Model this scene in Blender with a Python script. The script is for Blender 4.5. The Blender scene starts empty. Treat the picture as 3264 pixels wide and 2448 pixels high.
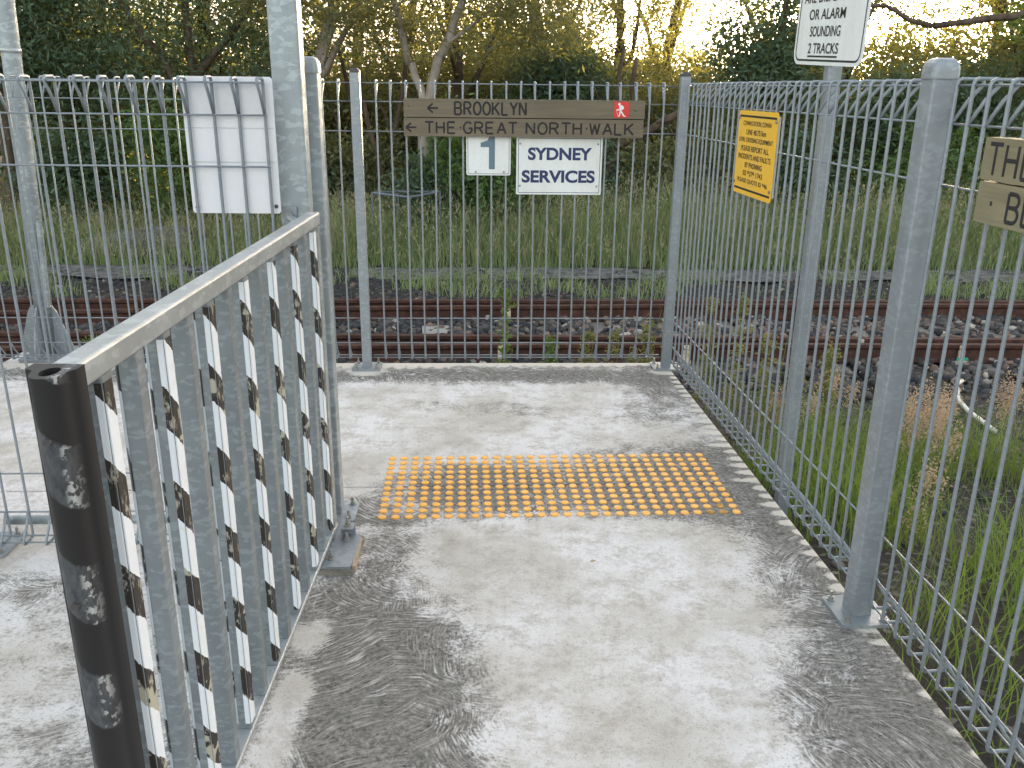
import bpy, math, random
import numpy as np
from mathutils import Vector, Matrix

rng = np.random.default_rng(7)
random.seed(7)
scn = bpy.context.scene
COL = scn.collection
R = math.radians

# ------------------------------------------------------------------ camera
CAM_H, PITCH, ROLL = 1.528, 0.3247, 0.0114
cam_d = bpy.data.cameras.new('camera'); cam = bpy.data.objects.new('camera', cam_d); COL.objects.link(cam)
cam_d.sensor_width = 36.0; cam_d.lens = 36.0 * 2801.2 / 3264.0
cam_d.clip_start = 0.02; cam_d.clip_end = 3000
_F = Vector((0, math.cos(PITCH), -math.sin(PITCH))); _R0 = Vector((1, 0, 0)); _U0 = _R0.cross(_F)
_Rr = math.cos(ROLL) * _R0 + math.sin(ROLL) * _U0; _Ur = -math.sin(ROLL) * _R0 + math.cos(ROLL) * _U0
m = Matrix((_Rr, _Ur, -_F)).transposed().to_4x4(); m.translation = (0, 0, CAM_H)
cam.matrix_world = m
scn.camera = cam

# ------------------------------------------------------------------ sky, sun, exposure
SUN_AZ, SUN_EL = 20.4, 4.2
w = bpy.data.worlds.new('World'); scn.world = w; w.use_nodes = True
nt = w.node_tree; nt.nodes.clear()
sky = nt.nodes.new('ShaderNodeTexSky'); sky.sky_type = 'NISHITA'; sky.sun_disc = False
sky.sun_elevation = R(SUN_EL); sky.sun_rotation = R(SUN_AZ)
sky.air_density = 1.0; sky.dust_density = 3.5; sky.ozone_density = 0.6; sky.altitude = 200
hs = nt.nodes.new('ShaderNodeHueSaturation'); hs.inputs['Saturation'].default_value = 0.50
bg = nt.nodes.new('ShaderNodeBackground'); bg.inputs['Strength'].default_value = 0.15
ow = nt.nodes.new('ShaderNodeOutputWorld')
nt.links.new(sky.outputs[0], hs.inputs['Color']); nt.links.new(hs.outputs[0], bg.inputs[0]); nt.links.new(bg.outputs[0], ow.inputs[0])
sl = bpy.data.lights.new('sun', 'SUN'); sl.energy = 3.0; sl.angle = R(0.6); sl.color = (1.0, 0.78, 0.46)
sun = bpy.data.objects.new('sun', sl); COL.objects.link(sun)
sd = Vector((math.sin(R(SUN_AZ)) * math.cos(R(SUN_EL)), math.cos(R(SUN_AZ)) * math.cos(R(SUN_EL)), math.sin(R(SUN_EL))))
sun.rotation_euler = sd.to_track_quat('Z', 'Y').to_euler(); sun.location = sd * 60
vs = scn.view_settings
vs.view_transform = 'Standard'; vs.look = 'None'; vs.gamma = 1.0; vs.use_curve_mapping = False
vs.exposure = 3.12
scn.render.engine = 'CYCLES'
scn.cycles.use_denoising = True
scn.cycles.max_bounces = 4; scn.cycles.diffuse_bounces = 2; scn.cycles.glossy_bounces = 2; scn.cycles.transmission_bounces = 3
scn.cycles.sample_clamp_indirect = 8.0

# ------------------------------------------------------------------ node helpers
class NG:
    def __init__(self, name):
        self.m = bpy.data.materials.new(name); self.m.use_nodes = True
        self.t = self.m.node_tree; self.t.nodes.clear()
        self.out = self.t.nodes.new('ShaderNodeOutputMaterial')
    def n(self, kind, **kw):
        nd = self.t.nodes.new(kind)
        for k, v in kw.items(): setattr(nd, k, v)
        return nd
    def put(self, sock, v):
        if hasattr(v, 'is_output') or isinstance(v, bpy.types.NodeSocket): self.t.links.new(v, sock)
        else: sock.default_value = v
    def math(self, op, a, b=0.0, clamp=False):
        nd = self.n('ShaderNodeMath', operation=op, use_clamp=clamp); self.put(nd.inputs[0], a); self.put(nd.inputs[1], b); return nd.outputs[0]
    def coord(self, which='Object'): return self.n('ShaderNodeTexCoord').outputs[which]
    def mapping(self, vec, scale=(1, 1, 1), loc=(0, 0, 0), rot=(0, 0, 0)):
        nd = self.n('ShaderNodeMapping'); self.put(nd.inputs[0], vec); nd.inputs['Location'].default_value = loc
        nd.inputs['Rotation'].default_value = rot; nd.inputs['Scale'].default_value = scale; return nd.outputs[0]
    def noise(self, vec, scale, detail=3, rough=0.55, dist=0.0, col=False):
        nd = self.n('ShaderNodeTexNoise'); self.put(nd.inputs['Vector'], vec); nd.inputs['Scale'].default_value = scale
        nd.inputs['Detail'].default_value = detail; nd.inputs['Roughness'].default_value = rough; nd.inputs['Distortion'].default_value = dist
        return nd.outputs['Color'] if col else nd.outputs[0]
    def voro(self, vec, scale, out='Distance', feature='F1', dim='3D', rand=1.0):
        nd = self.n('ShaderNodeTexVoronoi', feature=feature, voronoi_dimensions=dim); self.put(nd.inputs['Vector'], vec)
        nd.inputs['Scale'].default_value = scale; nd.inputs['Randomness'].default_value = rand; return nd.outputs[out]
    def ramp(self, f, stops, interp='LINEAR'):
        nd = self.n('ShaderNodeValToRGB'); nd.color_ramp.interpolation = interp; e = nd.color_ramp.elements
        while len(e) < len(stops): e.new(0.5)
        for i, (p, c) in enumerate(stops):
            e[i].position = p; e[i].color = (c, c, c, 1) if isinstance(c, (int, float)) else (*c[:3], 1)
        self.put(nd.inputs[0], f); return nd.outputs[0]
    def mix(self, f, a, b, typ='MIX'):
        nd = self.n('ShaderNodeMix', data_type='RGBA', blend_type=typ); nd.clamp_factor = True
        self.put(nd.inputs[0], f)
        for s, v in ((nd.inputs[6], a), (nd.inputs[7], b)):
            if isinstance(v, tuple): s.default_value = (*v[:3], 1)
            else: self.put(s, v)
        return nd.outputs[2]
    def rand(self): return self.n('ShaderNodeObjectInfo').outputs['Random']
    def island(self): return self.n('ShaderNodeNewGeometry').outputs['Random Per Island']
    def attr(self, name): return self.n('ShaderNodeAttribute', attribute_name=name).outputs['Fac']
    def bump(self, h, strength=0.3, dist=0.01):
        nd = self.n('ShaderNodeBump'); nd.inputs['Strength'].default_value = strength; nd.inputs['Distance'].default_value = dist
        self.put(nd.inputs['Height'], h); return nd.outputs[0]
    def bsdf(self, col, rough=0.6, metal=0.0, normal=None, spec=0.5):
        b = self.n('ShaderNodeBsdfPrincipled')
        if isinstance(col, tuple): b.inputs['Base Color'].default_value = (*col[:3], 1)
        else: self.put(b.inputs['Base Color'], col)
        self.put(b.inputs['Roughness'], rough); self.put(b.inputs['Metallic'], metal)
        b.inputs['Specular IOR Level'].default_value = spec
        if normal is not None: self.put(b.inputs['Normal'], normal)
        self.t.links.new(b.outputs[0], self.out.inputs[0]); return self.m
    def offs(self, vec):   # object-random offset so copies differ
        r = self.math('MULTIPLY', self.rand(), 37.0)
        nd = self.n('ShaderNodeVectorMath', operation='ADD'); self.put(nd.inputs[0], vec); self.put(nd.inputs[1], r); return nd.outputs[0]

def mat_galv(name, base=(0.40, 0.43, 0.46), spangle=45.0, amp=0.5, rough=0.48, metal=0.45):
    g = NG(name); v = g.offs(g.coord())
    wv = g.n('ShaderNodeVectorMath', operation='ADD'); g.put(wv.inputs[0], v)
    nn = g.n('ShaderNodeVectorMath', operation='SCALE'); g.put(nn.inputs[0], g.noise(v, 55, 2, col=True)); nn.inputs['Scale'].default_value = .016
    g.put(wv.inputs[1], nn.outputs[0])
    bw = g.n('ShaderNodeRGBToBW'); g.put(bw.inputs[0], g.voro(g.mapping(wv.outputs[0], (.8, .8, 1.7)), spangle, 'Color')); bw = bw.outputs[0]
    fl = g.ramp(g.math('ADD', g.math('MULTIPLY', bw, .7), g.math('MULTIPLY', g.noise(v, 30, 3), .5)), [(0.66, 0), (0.80, 1)])   # pale flecks
    big = g.noise(v, 7, 5, .6)
    lo = tuple(c * (1 - amp * .28) for c in base); hi = tuple(min(1, c * (1 + amp * .22)) for c in base)
    c = g.ramp(big, [(0.3, lo), (0.7, hi)])
    c = g.mix(g.math('MULTIPLY', fl, amp), c, tuple(min(1, x * 1.55) for x in base))
    dirt = g.ramp(g.noise(g.mapping(v, (1, 1, .3)), 26, 5, .7), [(0.55, 0), (0.8, 1)])
    c = g.mix(g.math('MULTIPLY', dirt, .25), c, (0.22, 0.20, 0.17))
    r = g.math('ADD', rough - .1, g.math('MULTIPLY', big, .22))
    return g.bsdf(c, r, metal, g.bump(g.noise(v, 120, 2), .12, .002))

def mat_plain(name, col, rough=0.6, var=0.15, scale=30, metal=0.0, spec=0.5, bump=0.0):
    g = NG(name); v = g.offs(g.coord())
    f = g.noise(v, scale, 4, .6)
    c = g.ramp(f, [(0.3, tuple(x * (1 - var) for x in col)), (0.7, tuple(min(1, x * (1 + var)) for x in col))])
    nrm = g.bump(g.noise(v, scale * 4, 3), bump, .003) if bump else None
    return g.bsdf(c, rough, metal, nrm, spec)

def mat_sign(name, col, grime, amt):
    g = NG(name); v = g.offs(g.coord())
    a = g.noise(g.mapping(v, (9, 9, 2.0)), 1, 5, .65); b = g.noise(v, 70, 4, .7)
    f = g.math('MULTIPLY', g.ramp(g.math('ADD', g.math('MULTIPLY', a, .7), g.math('MULTIPLY', b, .3)), [(0.42, 0), (0.72, 1)]), amt)
    return g.bsdf(g.mix(f, col, grime), g.math('ADD', .36, g.math('MULTIPLY', b, .25)), 0, None, .45)

def mat_leaf(name, a, b, trans, tf=0.45):
    g = NG(name)
    isl = g.island(); cl = g.noise(g.coord(), 1.6, 2)
    f = g.math('ADD', g.math('MULTIPLY', isl, .6), g.math('MULTIPLY', cl, .4))
    c = g.ramp(f, [(0.2, a), (0.75, b)])
    d = g.n('ShaderNodeBsdfPrincipled'); g.put(d.inputs['Base Color'], c); d.inputs['Roughness'].default_value = .55
    d.inputs['Specular IOR Level'].default_value = .25
    t = g.n('ShaderNodeBsdfTranslucent'); tc = g.mix(isl, trans, tuple(x * .7 for x in trans)); g.put(t.inputs[0], tc)
    mx = g.n('ShaderNodeMixShader'); mx.inputs[0].default_value = tf
    g.t.links.new(d.outputs[0], mx.inputs[1]); g.t.links.new(t.outputs[0], mx.inputs[2]); g.t.links.new(mx.outputs[0], g.out.inputs[0])
    return g.m

def mat_wood(name, base):
    g = NG(name); v = g.offs(g.coord())
    gr = g.noise(g.mapping(v, (3, 60, 60)), 1.0, 5, .6, .4)
    c = g.ramp(gr, [(0.25, tuple(x * .72 for x in base)), (0.6, base), (0.8, tuple(x * 1.2 for x in base))])
    st = g.ramp(g.noise(v, 7, 3), [(0.45, 0), (0.75, 1)])
    c = g.mix(g.math('MULTIPLY', st, .3), c, tuple(x * .62 for x in base))
    return g.bsdf(c, .72, 0, g.bump(gr, .25, .003))

def mat_concrete():
    g = NG('concrete'); v = g.coord()
    st = g.attr('stain'); ws = g.attr('wash')
    wv = g.n('ShaderNodeVectorMath', operation='ADD'); g.put(wv.inputs[0], v)
    nn = g.n('ShaderNodeVectorMath', operation='SCALE'); g.put(nn.inputs[0], g.noise(v, 4.0, 3, col=True)); nn.inputs['Scale'].default_value = .05
    g.put(wv.inputs[1], nn.outputs[0]); wv = wv.outputs[0]
    # broom fans: arcs swept about pivots lying outside each patch
    def fan(scale, loc, step, spread, wob):
        nd = g.n('ShaderNodeTexVoronoi', voronoi_dimensions='2D'); g.put(nd.inputs['Vector'], g.mapping(wv, loc=loc)); nd.inputs['Scale'].default_value = scale
        off = g.n('ShaderNodeVectorMath', operation='SUBTRACT'); g.put(off.inputs[0], nd.outputs['Color']); off.inputs[1].default_value = (.5, .5, .5)
        of2 = g.n('ShaderNodeVectorMath', operation='SCALE'); g.put(of2.inputs[0], off.outputs[0]); of2.inputs['Scale'].default_value = spread
        piv = g.n('ShaderNodeVectorMath', operation='ADD'); g.put(piv.inputs[0], nd.outputs['Position']); g.put(piv.inputs[1], of2.outputs[0])
        df = g.n('ShaderNodeVectorMath', operation='SUBTRACT'); g.put(df.inputs[0], g.mapping(wv, loc=loc)); g.put(df.inputs[1], piv.outputs[0])
        fl = g.n('ShaderNodeVectorMath', operation='MULTIPLY'); g.put(fl.inputs[0], df.outputs[0]); fl.inputs[1].default_value = (1, 1, 0)
        ln_ = g.n('ShaderNodeVectorMath', operation='LENGTH'); g.put(ln_.inputs[0], fl.outputs[0])
        sp_ = g.n('ShaderNodeSeparateXYZ'); g.put(sp_.inputs[0], fl.outputs[0])
        an = g.math('ARCTAN2', sp_.outputs[1], sp_.outputs[0])
        cb = g.n('ShaderNodeCombineXYZ'); g.put(cb.inputs[0], g.math('MULTIPLY', ln_.outputs['Value'], 1.0 / step)); g.put(cb.inputs[1], g.math('MULTIPLY', an, wob)); g.put(cb.inputs[2], nd.outputs['Distance'] if False else 0.0)
        return g.noise(cb.outputs[0], 1.0, 2, .45)
    ln1 = g.ramp(fan(2.4, (0, 0, 0), .0060, .75, 5.0), [(0.42, 0), (0.66, 1)]); ln2 = g.ramp(fan(3.3, (3.3, 1.7, 0), .0068, .7, 3.6), [(0.44, 0), (0.66, 1)])
    sel = g.ramp(g.noise(v, 3.2, 2), [(0.44, 0), (0.56, 1)])
    fine = g.noise(v, 95, 5, .75); mid = g.noise(v, 11, 6, .68); low = g.noise(v, 2.1, 4, .6)
    brk = g.ramp(g.noise(v, 17, 5, .75), [(0.32, .2), (0.58, 1)])
    ln = g.math('MULTIPLY', g.mix(sel, ln1, ln2), brk)
    sxx = g.n('ShaderNodeSeparateXYZ'); g.put(sxx.inputs[0], v)
    arcs = g.math('MULTIPLY', g.ramp(g.noise(v, 2.6, 3, .6), [(0.34, .25), (0.56, 1)]), g.ramp(sxx.outputs[0], [(0.0, 1), (0.6, .72)]))
    grain = g.ramp(g.noise(v, 62, 4, .7), [(0.42, 0), (0.66, 1)])
    ln = g.mix(arcs, g.math('MULTIPLY', grain, .6), g.math('MAXIMUM', ln, g.math('MULTIPLY', grain, .35)))
    # clean cement
    clean = g.ramp(low, [(0.36, (0.50, 0.462, 0.425)), (0.58, (0.685, 0.655, 0.655))])
    clean = g.mix(g.ramp(g.math('ADD', g.math('MULTIPLY', mid, .6), g.math('MULTIPLY', g.noise(v, 45, 5, .75), .4)), [(0.47, 0), (0.62, .75)]), clean, (0.37, 0.328, 0.285))
    clean = g.mix(g.ramp(fine, [(0.55, 0), (0.68, .6)]), clean, (0.25, 0.225, 0.195))
    clean = g.mix(g.ramp(g.noise(v, 210, 2, .5), [(0.64, 0), (0.70, .7)]), clean, (0.12, 0.11, 0.10))
    # lichen-blackened cement
    dark = g.ramp(mid, [(0.3, (0.042, 0.039, 0.036)), (0.7, (0.14, 0.128, 0.118))])
    dark = g.mix(g.math('MULTIPLY', ln, .85), dark, (0.54, 0.51, 0.48))
    dark = g.mix(g.ramp(fine, [(0.52, 0), (0.66, .6)]), dark, (0.36, 0.345, 0.33))
    k = g.math('ADD', st, g.math('ADD', g.math('MULTIPLY', g.math('SUBTRACT', mid, .5), .95), g.math('MULTIPLY', g.math('SUBTRACT', fine, .5), .95)))
    k = g.math('SUBTRACT', k, g.math('MULTIPLY', g.math('SUBTRACT', ln, .4), .34))
    k = g.ramp(k, [(0.30, 0), (0.60, 1)])
    c = g.mix(k, clean, dark)
    wk = g.ramp(g.math('ADD', ws, g.math('ADD', g.math('MULTIPLY', g.math('SUBTRACT', mid, .5), .9), g.math('MULTIPLY', g.math('SUBTRACT', fine, .5), .5))), [(0.36, 0), (0.56, 1)])
    c = g.mix(g.math('MULTIPLY', wk, .85), c, (0.66, 0.61, 0.55))
    h = g.math('ADD', g.math('MULTIPLY', ln, .5), g.math('MULTIPLY', fine, .6))
    return g.bsdf(c, .9, 0, g.bump(h, .5, .004), .2)

def mat_tape(name, back=False):
    g = NG(name); v = g.coord(); r = g.rand()
    sx = g.n('ShaderNodeSeparateXYZ'); g.put(sx.inputs[0], v)
    nz = g.noise(g.offs(v), 55, 4, .7)
    s = g.math('ADD', g.math('ADD', sx.outputs[2], g.math('MULTIPLY', r, .19)), g.math('MULTIPLY', g.math('ADD', sx.outputs[1], sx.outputs[0]), 1.0))
    s = g.math('ADD', s, g.math('MULTIPLY', g.math('SUBTRACT', nz, .5), .018))
    fr = g.math('FRACT', g.math('DIVIDE', s, .185))
    wb = g.math('GREATER_THAN', fr, .44)
    worn = g.noise(g.mapping(g.offs(v), (1, 1, .35)), 60, 4, .7)
    blk = g.mix(g.ramp(worn, [(0.57, 0), (0.64, 1)]), (0.022, 0.017, 0.014), (0.36, 0.33, 0.28))
    gone = g.ramp(g.noise(g.offs(v), 16, 3), [(0.58, 0), (0.61, 1)])
    blk = g.mix(gone, blk, (0.40, 0.375, 0.30))
    wht = g.mix(g.ramp(nz, [(0.62, 0), (0.72, 1)]), (0.72, 0.745, 0.80), (0.70, 0.66, 0.50))
    if back: wht = (0.40, 0.44, 0.49); blk = g.mix(g.ramp(worn, [(0.50, 0), (0.58, 1)]), (0.02, 0.02, 0.022), (0.34, 0.38, 0.42))
    return g.bsdf(g.mix(wb, blk, wht), .5, 0, g.bump(worn, .2, .003))

def mat_rubber():
    g = NG('black_rubber'); v = g.coord()
    sx = g.n('ShaderNodeSeparateXYZ'); g.put(sx.inputs[0], v)
    s = g.math('ADD', sx.outputs[2], g.math('MULTIPLY', sx.outputs[0], .95))
    s = g.math('ADD', s, g.math('MULTIPLY', g.noise(v, 40, 4, .7), .012))
    fr = g.math('FRACT', g.math('DIVIDE', g.math('ADD', s, .055), .19))
    band = g.ramp(fr, [(0.40, 0), (0.42, 1), (0.90, 1), (0.93, 0)])
    scr = g.noise(g.mapping(v, (60, 60, 25), rot=(0, .6, 0)), 1, 5, .75)
    side = g.ramp(sx.outputs[0], [(0.0, 0), (0.018, 0), (0.022, 1)]); side = g.math('SUBTRACT', 1.0, side)
    glue = g.math('MULTIPLY', g.math('MULTIPLY', band, side), g.ramp(scr, [(0.36, .25), (0.62, 1)]))
    c = g.mix(glue, (0.013, 0.012, 0.014), (0.085, 0.088, 0.098))
    edge = g.math('MULTIPLY', g.ramp(sx.outputs[0], [(0.008, 0), (0.014, 1), (0.0175, 1), (0.021, 0)]), band)
    pat = g.math('MULTIPLY', edge, g.ramp(g.noise(v, 75, 3), [(0.53, 0), (0.57, 1)]))
    c = g.mix(pat, c, (0.42, 0.42, 0.41))
    return g.bsdf(c, .55, 0, g.bump(scr, .1, .002), .4)

def mat_rust():
    g = NG('rusty_rail'); v = g.offs(g.coord())
    a = g.noise(v, 14, 5, .65); b = g.noise(g.mapping(v, (1, 12, 12)), 3, 4)
    c = g.ramp(a, [(0.3, (0.040, 0.020, 0.016)), (0.55, (0.080, 0.036, 0.027)), (0.78, (0.16, 0.074, 0.048))])
    c = g.mix(g.ramp(b, [(0.55, 0), (0.8, .6)]), c, (0.05, 0.03, 0.025))
    return g.bsdf(c, .8, 0, g.bump(a, .3, .004), .3)

def mat_ground():
    g = NG('soil'); v = g.coord()
    a = g.noise(v, .9, 6, .65); b = g.noise(v, 24, 6, .7); f = g.voro(v, 38, 'Color')
    bw = g.n('ShaderNodeRGBToBW'); g.put(bw.inputs[0], f)
    c = g.ramp(b, [(0.3, (0.022, 0.020, 0.021)), (0.55, (0.05, 0.046, 0.045)), (0.75, (0.12, 0.105, 0.09))])
    c = g.mix(g.ramp(a, [(0.45, 0), (0.65, .7)]), c, (0.07, 0.058, 0.042))
    c = g.mix(g.ramp(bw.outputs[0], [(0.80, 0), (0.86, .7)]), c, (0.24, 0.22, 0.20))
    return g.bsdf(c, .95, 0, g.bump(b, .6, .02), .15)

def mat_stones():
    g = NG('ballast_stone'); isl = g.island()
    c = g.ramp(isl, [(0.0, (0.030, 0.031, 0.036)), (0.6, (0.075, 0.074, 0.080)), (0.84, (0.13, 0.115, 0.105)), (0.93, (0.20, 0.13, 0.10)), (0.97, (0.22, 0.20, 0.18)), (1.0, (0.42, 0.40, 0.37))])
    n = g.noise(g.coord(), 60, 3); c = g.mix(g.math('MULTIPLY', n, .4), c, (0.06, 0.052, 0.048))
    return g.bsdf(c, .9, 0, None, .2)

def mat_stones_brown():
    g = NG('brown_ballast_stone'); isl = g.island()
    c = g.ramp(isl, [(0.0, (0.09, 0.075, 0.07)), (0.45, (0.15, 0.115, 0.10)), (0.75, (0.24, 0.16, 0.125)), (0.9, (0.28, 0.25, 0.23)), (1.0, (0.46, 0.42, 0.38))])
    return g.bsdf(c, .9, 0, None, .2)

def mat_bark(name, a, b):
    g = NG(name); v = g.coord()
    n = g.noise(g.mapping(v, (1, 1, .35)), 7, 5, .65)
    c = g.ramp(n, [(0.32, a), (0.62, b)])
    return g.bsdf(c, .85, 0, g.bump(g.noise(g.mapping(v, (1, 1, .2)), 40, 4), .4, .01), .2)

M = dict(
    fence=mat_galv('galvanised_wire', (0.245, 0.275, 0.31), 60, .2, .5, .35),
    post=mat_galv('galvanised_post', (0.265, 0.29, 0.32), 60, .3, .5, .4),
    pole=mat_galv('spangled_galvanised_pole', (0.30, 0.335, 0.36), 42, .55, .48, .4),
    gate=mat_galv('galvanised_gate_steel', (0.235, 0.262, 0.285), 75, .5, .45, .5),
    rail_g=mat_galv('galvanised_rail', (0.325, 0.345, 0.36), 50, .4, .45, .4),
    concrete=mat_concrete(), tape=mat_tape('barrier_tape'), tape_back=mat_tape('old_tape_residue', True), rubber=mat_rubber(), rust=mat_rust(), soil=mat_ground(), stone=mat_stones(), stone_brown=mat_stones_brown(),
    stud=mat_plain('yellow_stud', (0.84, 0.41, 0.075), .5, .10, 60), studworn=mat_plain('worn_stud', (0.42, 0.23, 0.06), .8, .6, 45),
    plastic=mat_plain('dark_plastic_cap', (0.055, 0.05, 0.055), .5), steel=mat_plain('bolt_steel', (0.35, 0.35, 0.34), .4, .3, 80, .7),
    wood=mat_wood('brown_painted_timber', (0.165, 0.135, 0.092)), groove=mat_plain('dark_groove', (0.022, 0.019, 0.022), .85),
    woodr=mat_wood('khaki_painted_timber', (0.235, 0.205, 0.125)),
    white=mat_sign('white_sign_enamel', (0.76, 0.78, 0.79), (0.50, 0.47, 0.40), .45), blank=mat_sign('white_sheet', (0.72, 0.715, 0.76), (0.52, 0.49, 0.46), .35),
    navy=mat_plain('navy_print', (0.022, 0.034, 0.115), .5, .05), grey_num=mat_plain('grey_blue_print', (0.11, 0.18, 0.235), .5, .05),
    black=mat_plain('black_print', (0.012, 0.012, 0.014), .5, .05), yellow=mat_sign('yellow_sign_enamel', (0.82, 0.46, 0.03), (0.60, 0.42, 0.14), .5),
    red=mat_plain('red_emblem', (0.62, 0.035, 0.03), .4, .06), whitefig=mat_plain('white_figure', (0.78, 0.74, 0.74), .5, .03),
    alu=mat_plain('aluminium_back', (0.45, 0.46, 0.48), .45, .08, 20, .5),
    clip=mat_plain('painted_rail_clip', (0.62, 0.50, 0.36), .8, .5, 40), green=mat_plain('green_paint', (0.03, 0.35, 0.22), .7),
    sleeper=mat_wood('weathered_sleeper', (0.19, 0.17, 0.155)), mortar=mat_plain('mortar', (0.40, 0.31, 0.22), .9, .25, 40, bump=.4),
    grout=mat_plain('grey_grout', (0.20, 0.185, 0.165), .9, .4, 40, bump=.4), pvc=mat_plain('white_pipe', (0.70, 0.68, 0.62), .5, .12, 25), rock=mat_plain('sandstone', (0.13, 0.125, 0.115), .9, .4, 6, bump=.5),
    ash=mat_plain('ash_path', (0.125, 0.115, 0.115), .95, .8, 9, bump=.8), bluesteel=mat_plain('weathered_pipe', (0.13, 0.15, 0.19), .6, .2, 30),
    pale=mat_bark('pale_gum_bark', (0.17, 0.14, 0.115), (0.32, 0.275, 0.235)), bark=mat_bark('brown_bark', (0.05, 0.036, 0.027), (0.13, 0.095, 0.07)),
    leaf_dark=mat_leaf('dark_leaf', (0.044, 0.086, 0.058), (0.120, 0.180, 0.118), (0.26, 0.27, 0.05), .30),
    leaf_gum=mat_leaf('gum_leaf', (0.062, 0.082, 0.054), (0.165, 0.18, 0.11), (0.44, 0.40, 0.075), .38),
    leaf_green=mat_leaf('bright_leaf', (0.050, 0.100, 0.042), (0.13, 0.215, 0.078), (0.30, 0.36, 0.05), .36),
    grass=mat_leaf('tall_grass_blade', (0.15, 0.23, 0.105), (0.38, 0.46, 0.23), (0.36, 0.38, 0.08), .34),
    turf=mat_leaf('short_grass_blade', (0.070, 0.125, 0.035), (0.19, 0.28, 0.08), (0.30, 0.40, 0.06), .36),
    seed=mat_leaf('seed_head', (0.26, 0.26, 0.15), (0.44, 0.42, 0.26), (0.42, 0.32, 0.14), .35),
    pinkseed=mat_leaf('tan_seed_head', (0.42, 0.31, 0.22), (0.62, 0.48, 0.36), (0.5, 0.34, 0.2), .35),
    weed=mat_leaf('weed_leaf', (0.10, 0.135, 0.055), (0.24, 0.26, 0.11), (0.36, 0.30, 0.06), .35),
)

# ------------------------------------------------------------------ mesh helpers
class MB:
    def __init__(self): self.v = []; self.f = []
    def add(self, v, f):
        o = len(self.v); self.v += [tuple(p) for p in v]; self.f += [tuple(i + o for i in q) for q in f]; return self
    def box(self, c, s, rz=0.0):
        cx, cy, cz = c; a, b, h = (x / 2 for x in s); co, si = math.cos(rz), math.sin(rz)
        P = [(cx + x * co - y * si, cy + x * si + y * co, cz + z) for z in (-h, h) for x, y in ((-a, -b), (a, -b), (a, b), (-a, b))]
        return self.add(P, [(3, 2, 1, 0), (4, 5, 6, 7), (0, 1, 5, 4), (1, 2, 6, 5), (2, 3, 7, 6), (3, 0, 4, 7)])
    def prism(self, prof, z0, z1, axis='z'):
        n = len(prof)
        mk = {'z': lambda x, y, t: (x, y, t), 'y': lambda x, y, t: (x, t, y), 'x': lambda x, y, t: (t, x, y)}[axis]
        P = [mk(x, y, z0) for x, y in prof] + [mk(x, y, z1) for x, y in prof]
        F = [(i, (i + 1) % n, (i + 1) % n + n, i + n) for i in range(n)] + [tuple(range(n - 1, -1, -1)), tuple(range(n, 2 * n))]
        return self.add(P, F)
    def tube(self, pts, r, n=6, caps=True):
        pts = [Vector(p) for p in pts]; k = len(pts); rs = r if isinstance(r, (list, tuple)) else [r] * k
        P = []; prev = None
        for i, p in enumerate(pts):
            d = (pts[min(i + 1, k - 1)] - pts[max(i - 1, 0)]).normalized()
            if prev is None:
                ref = Vector((0, 0, 1)) if abs(d.z) < .9 else Vector((1, 0, 0)); u = d.cross(ref).normalized()
            else:
                u = (prev - d * prev.dot(d)).normalized()
            prev = u; vv = d.cross(u)
            for j in range(n):
                a = 2 * math.pi * j / n; P.append(p + (u * math.cos(a) + vv * math.sin(a)) * rs[i])
        F = [(i * n + j, i * n + (j + 1) % n, (i + 1) * n + (j + 1) % n, (i + 1) * n + j) for i in range(k - 1) for j in range(n)]
        if caps: F += [tuple(range(n - 1, -1, -1)), tuple((k - 1) * n + j for j in range(n))]
        return self.add(P, F)
    def mesh(self, name, mat, smooth=False):
        me = bpy.data.meshes.new(name); me.from_pydata(self.v, [], self.f); me.update()
        if mat is not None: me.materials.append(mat)
        if smooth: me.shade_smooth()
        return me
    def obj(self, name, mat, parent=None, smooth=False, loc=(0, 0, 0), rz=0.0):
        return link(name, self.mesh(name, mat, smooth), parent, loc, rz)

def link(name, me, parent=None, loc=(0, 0, 0), rz=0.0):
    o = bpy.data.objects.new(name, me); COL.objects.link(o); o.parent = parent; o.location = loc; o.rotation_euler = (0, 0, rz); return o
def thing(name, label, cat, loc=(0, 0, 0), rz=0.0, group=None):
    o = bpy.data.objects.new(name, None); COL.objects.link(o); o.location = loc; o.rotation_euler = (0, 0, rz); o.empty_display_size = .1
    return tag(o, label, cat, group)
def tag(o, label=None, cat=None, group=None, kind=None):
    if label: o['label'] = label
    if cat: o['category'] = cat
    if group: o['group'] = group
    if kind: o['kind'] = kind
    return o
def rrect(w, d, r, seg=3, cx=0.0, cy=0.0):
    P = []
    for sx, sy, a0 in ((1, 1, 0), (-1, 1, 90), (-1, -1, 180), (1, -1, 270)):
        for i in range(seg + 1):
            a = R(a0 + 90 * i / seg); P.append((cx + sx * (w / 2 - r) + r * math.cos(a), cy + sy * (d / 2 - r) + r * math.sin(a)))
    return P
def disc(cx, cy, r, n=14): return [(cx + r * math.cos(2 * math.pi * i / n), cy + r * math.sin(2 * math.pi * i / n)) for i in range(n)]

def np_mesh(name, V, F, mat, smooth=False):
    """V (n,3); F (m,k) constant polygon size"""
    me = bpy.data.meshes.new(name); n, (mf, k) = len(V), F.shape
    me.vertices.add(n); me.vertices.foreach_set('co', np.asarray(V, np.float32).ravel())
    me.loops.add(mf * k); me.loops.foreach_set('vertex_index', F.astype(np.int32).ravel())
    me.polygons.add(mf); me.polygons.foreach_set('loop_start', np.arange(0, mf * k, k, dtype=np.int32))
    me.update(calc_edges=True)
    if mat is not None: me.materials.append(mat)
    if smooth: me.shade_smooth()
    return me

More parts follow.
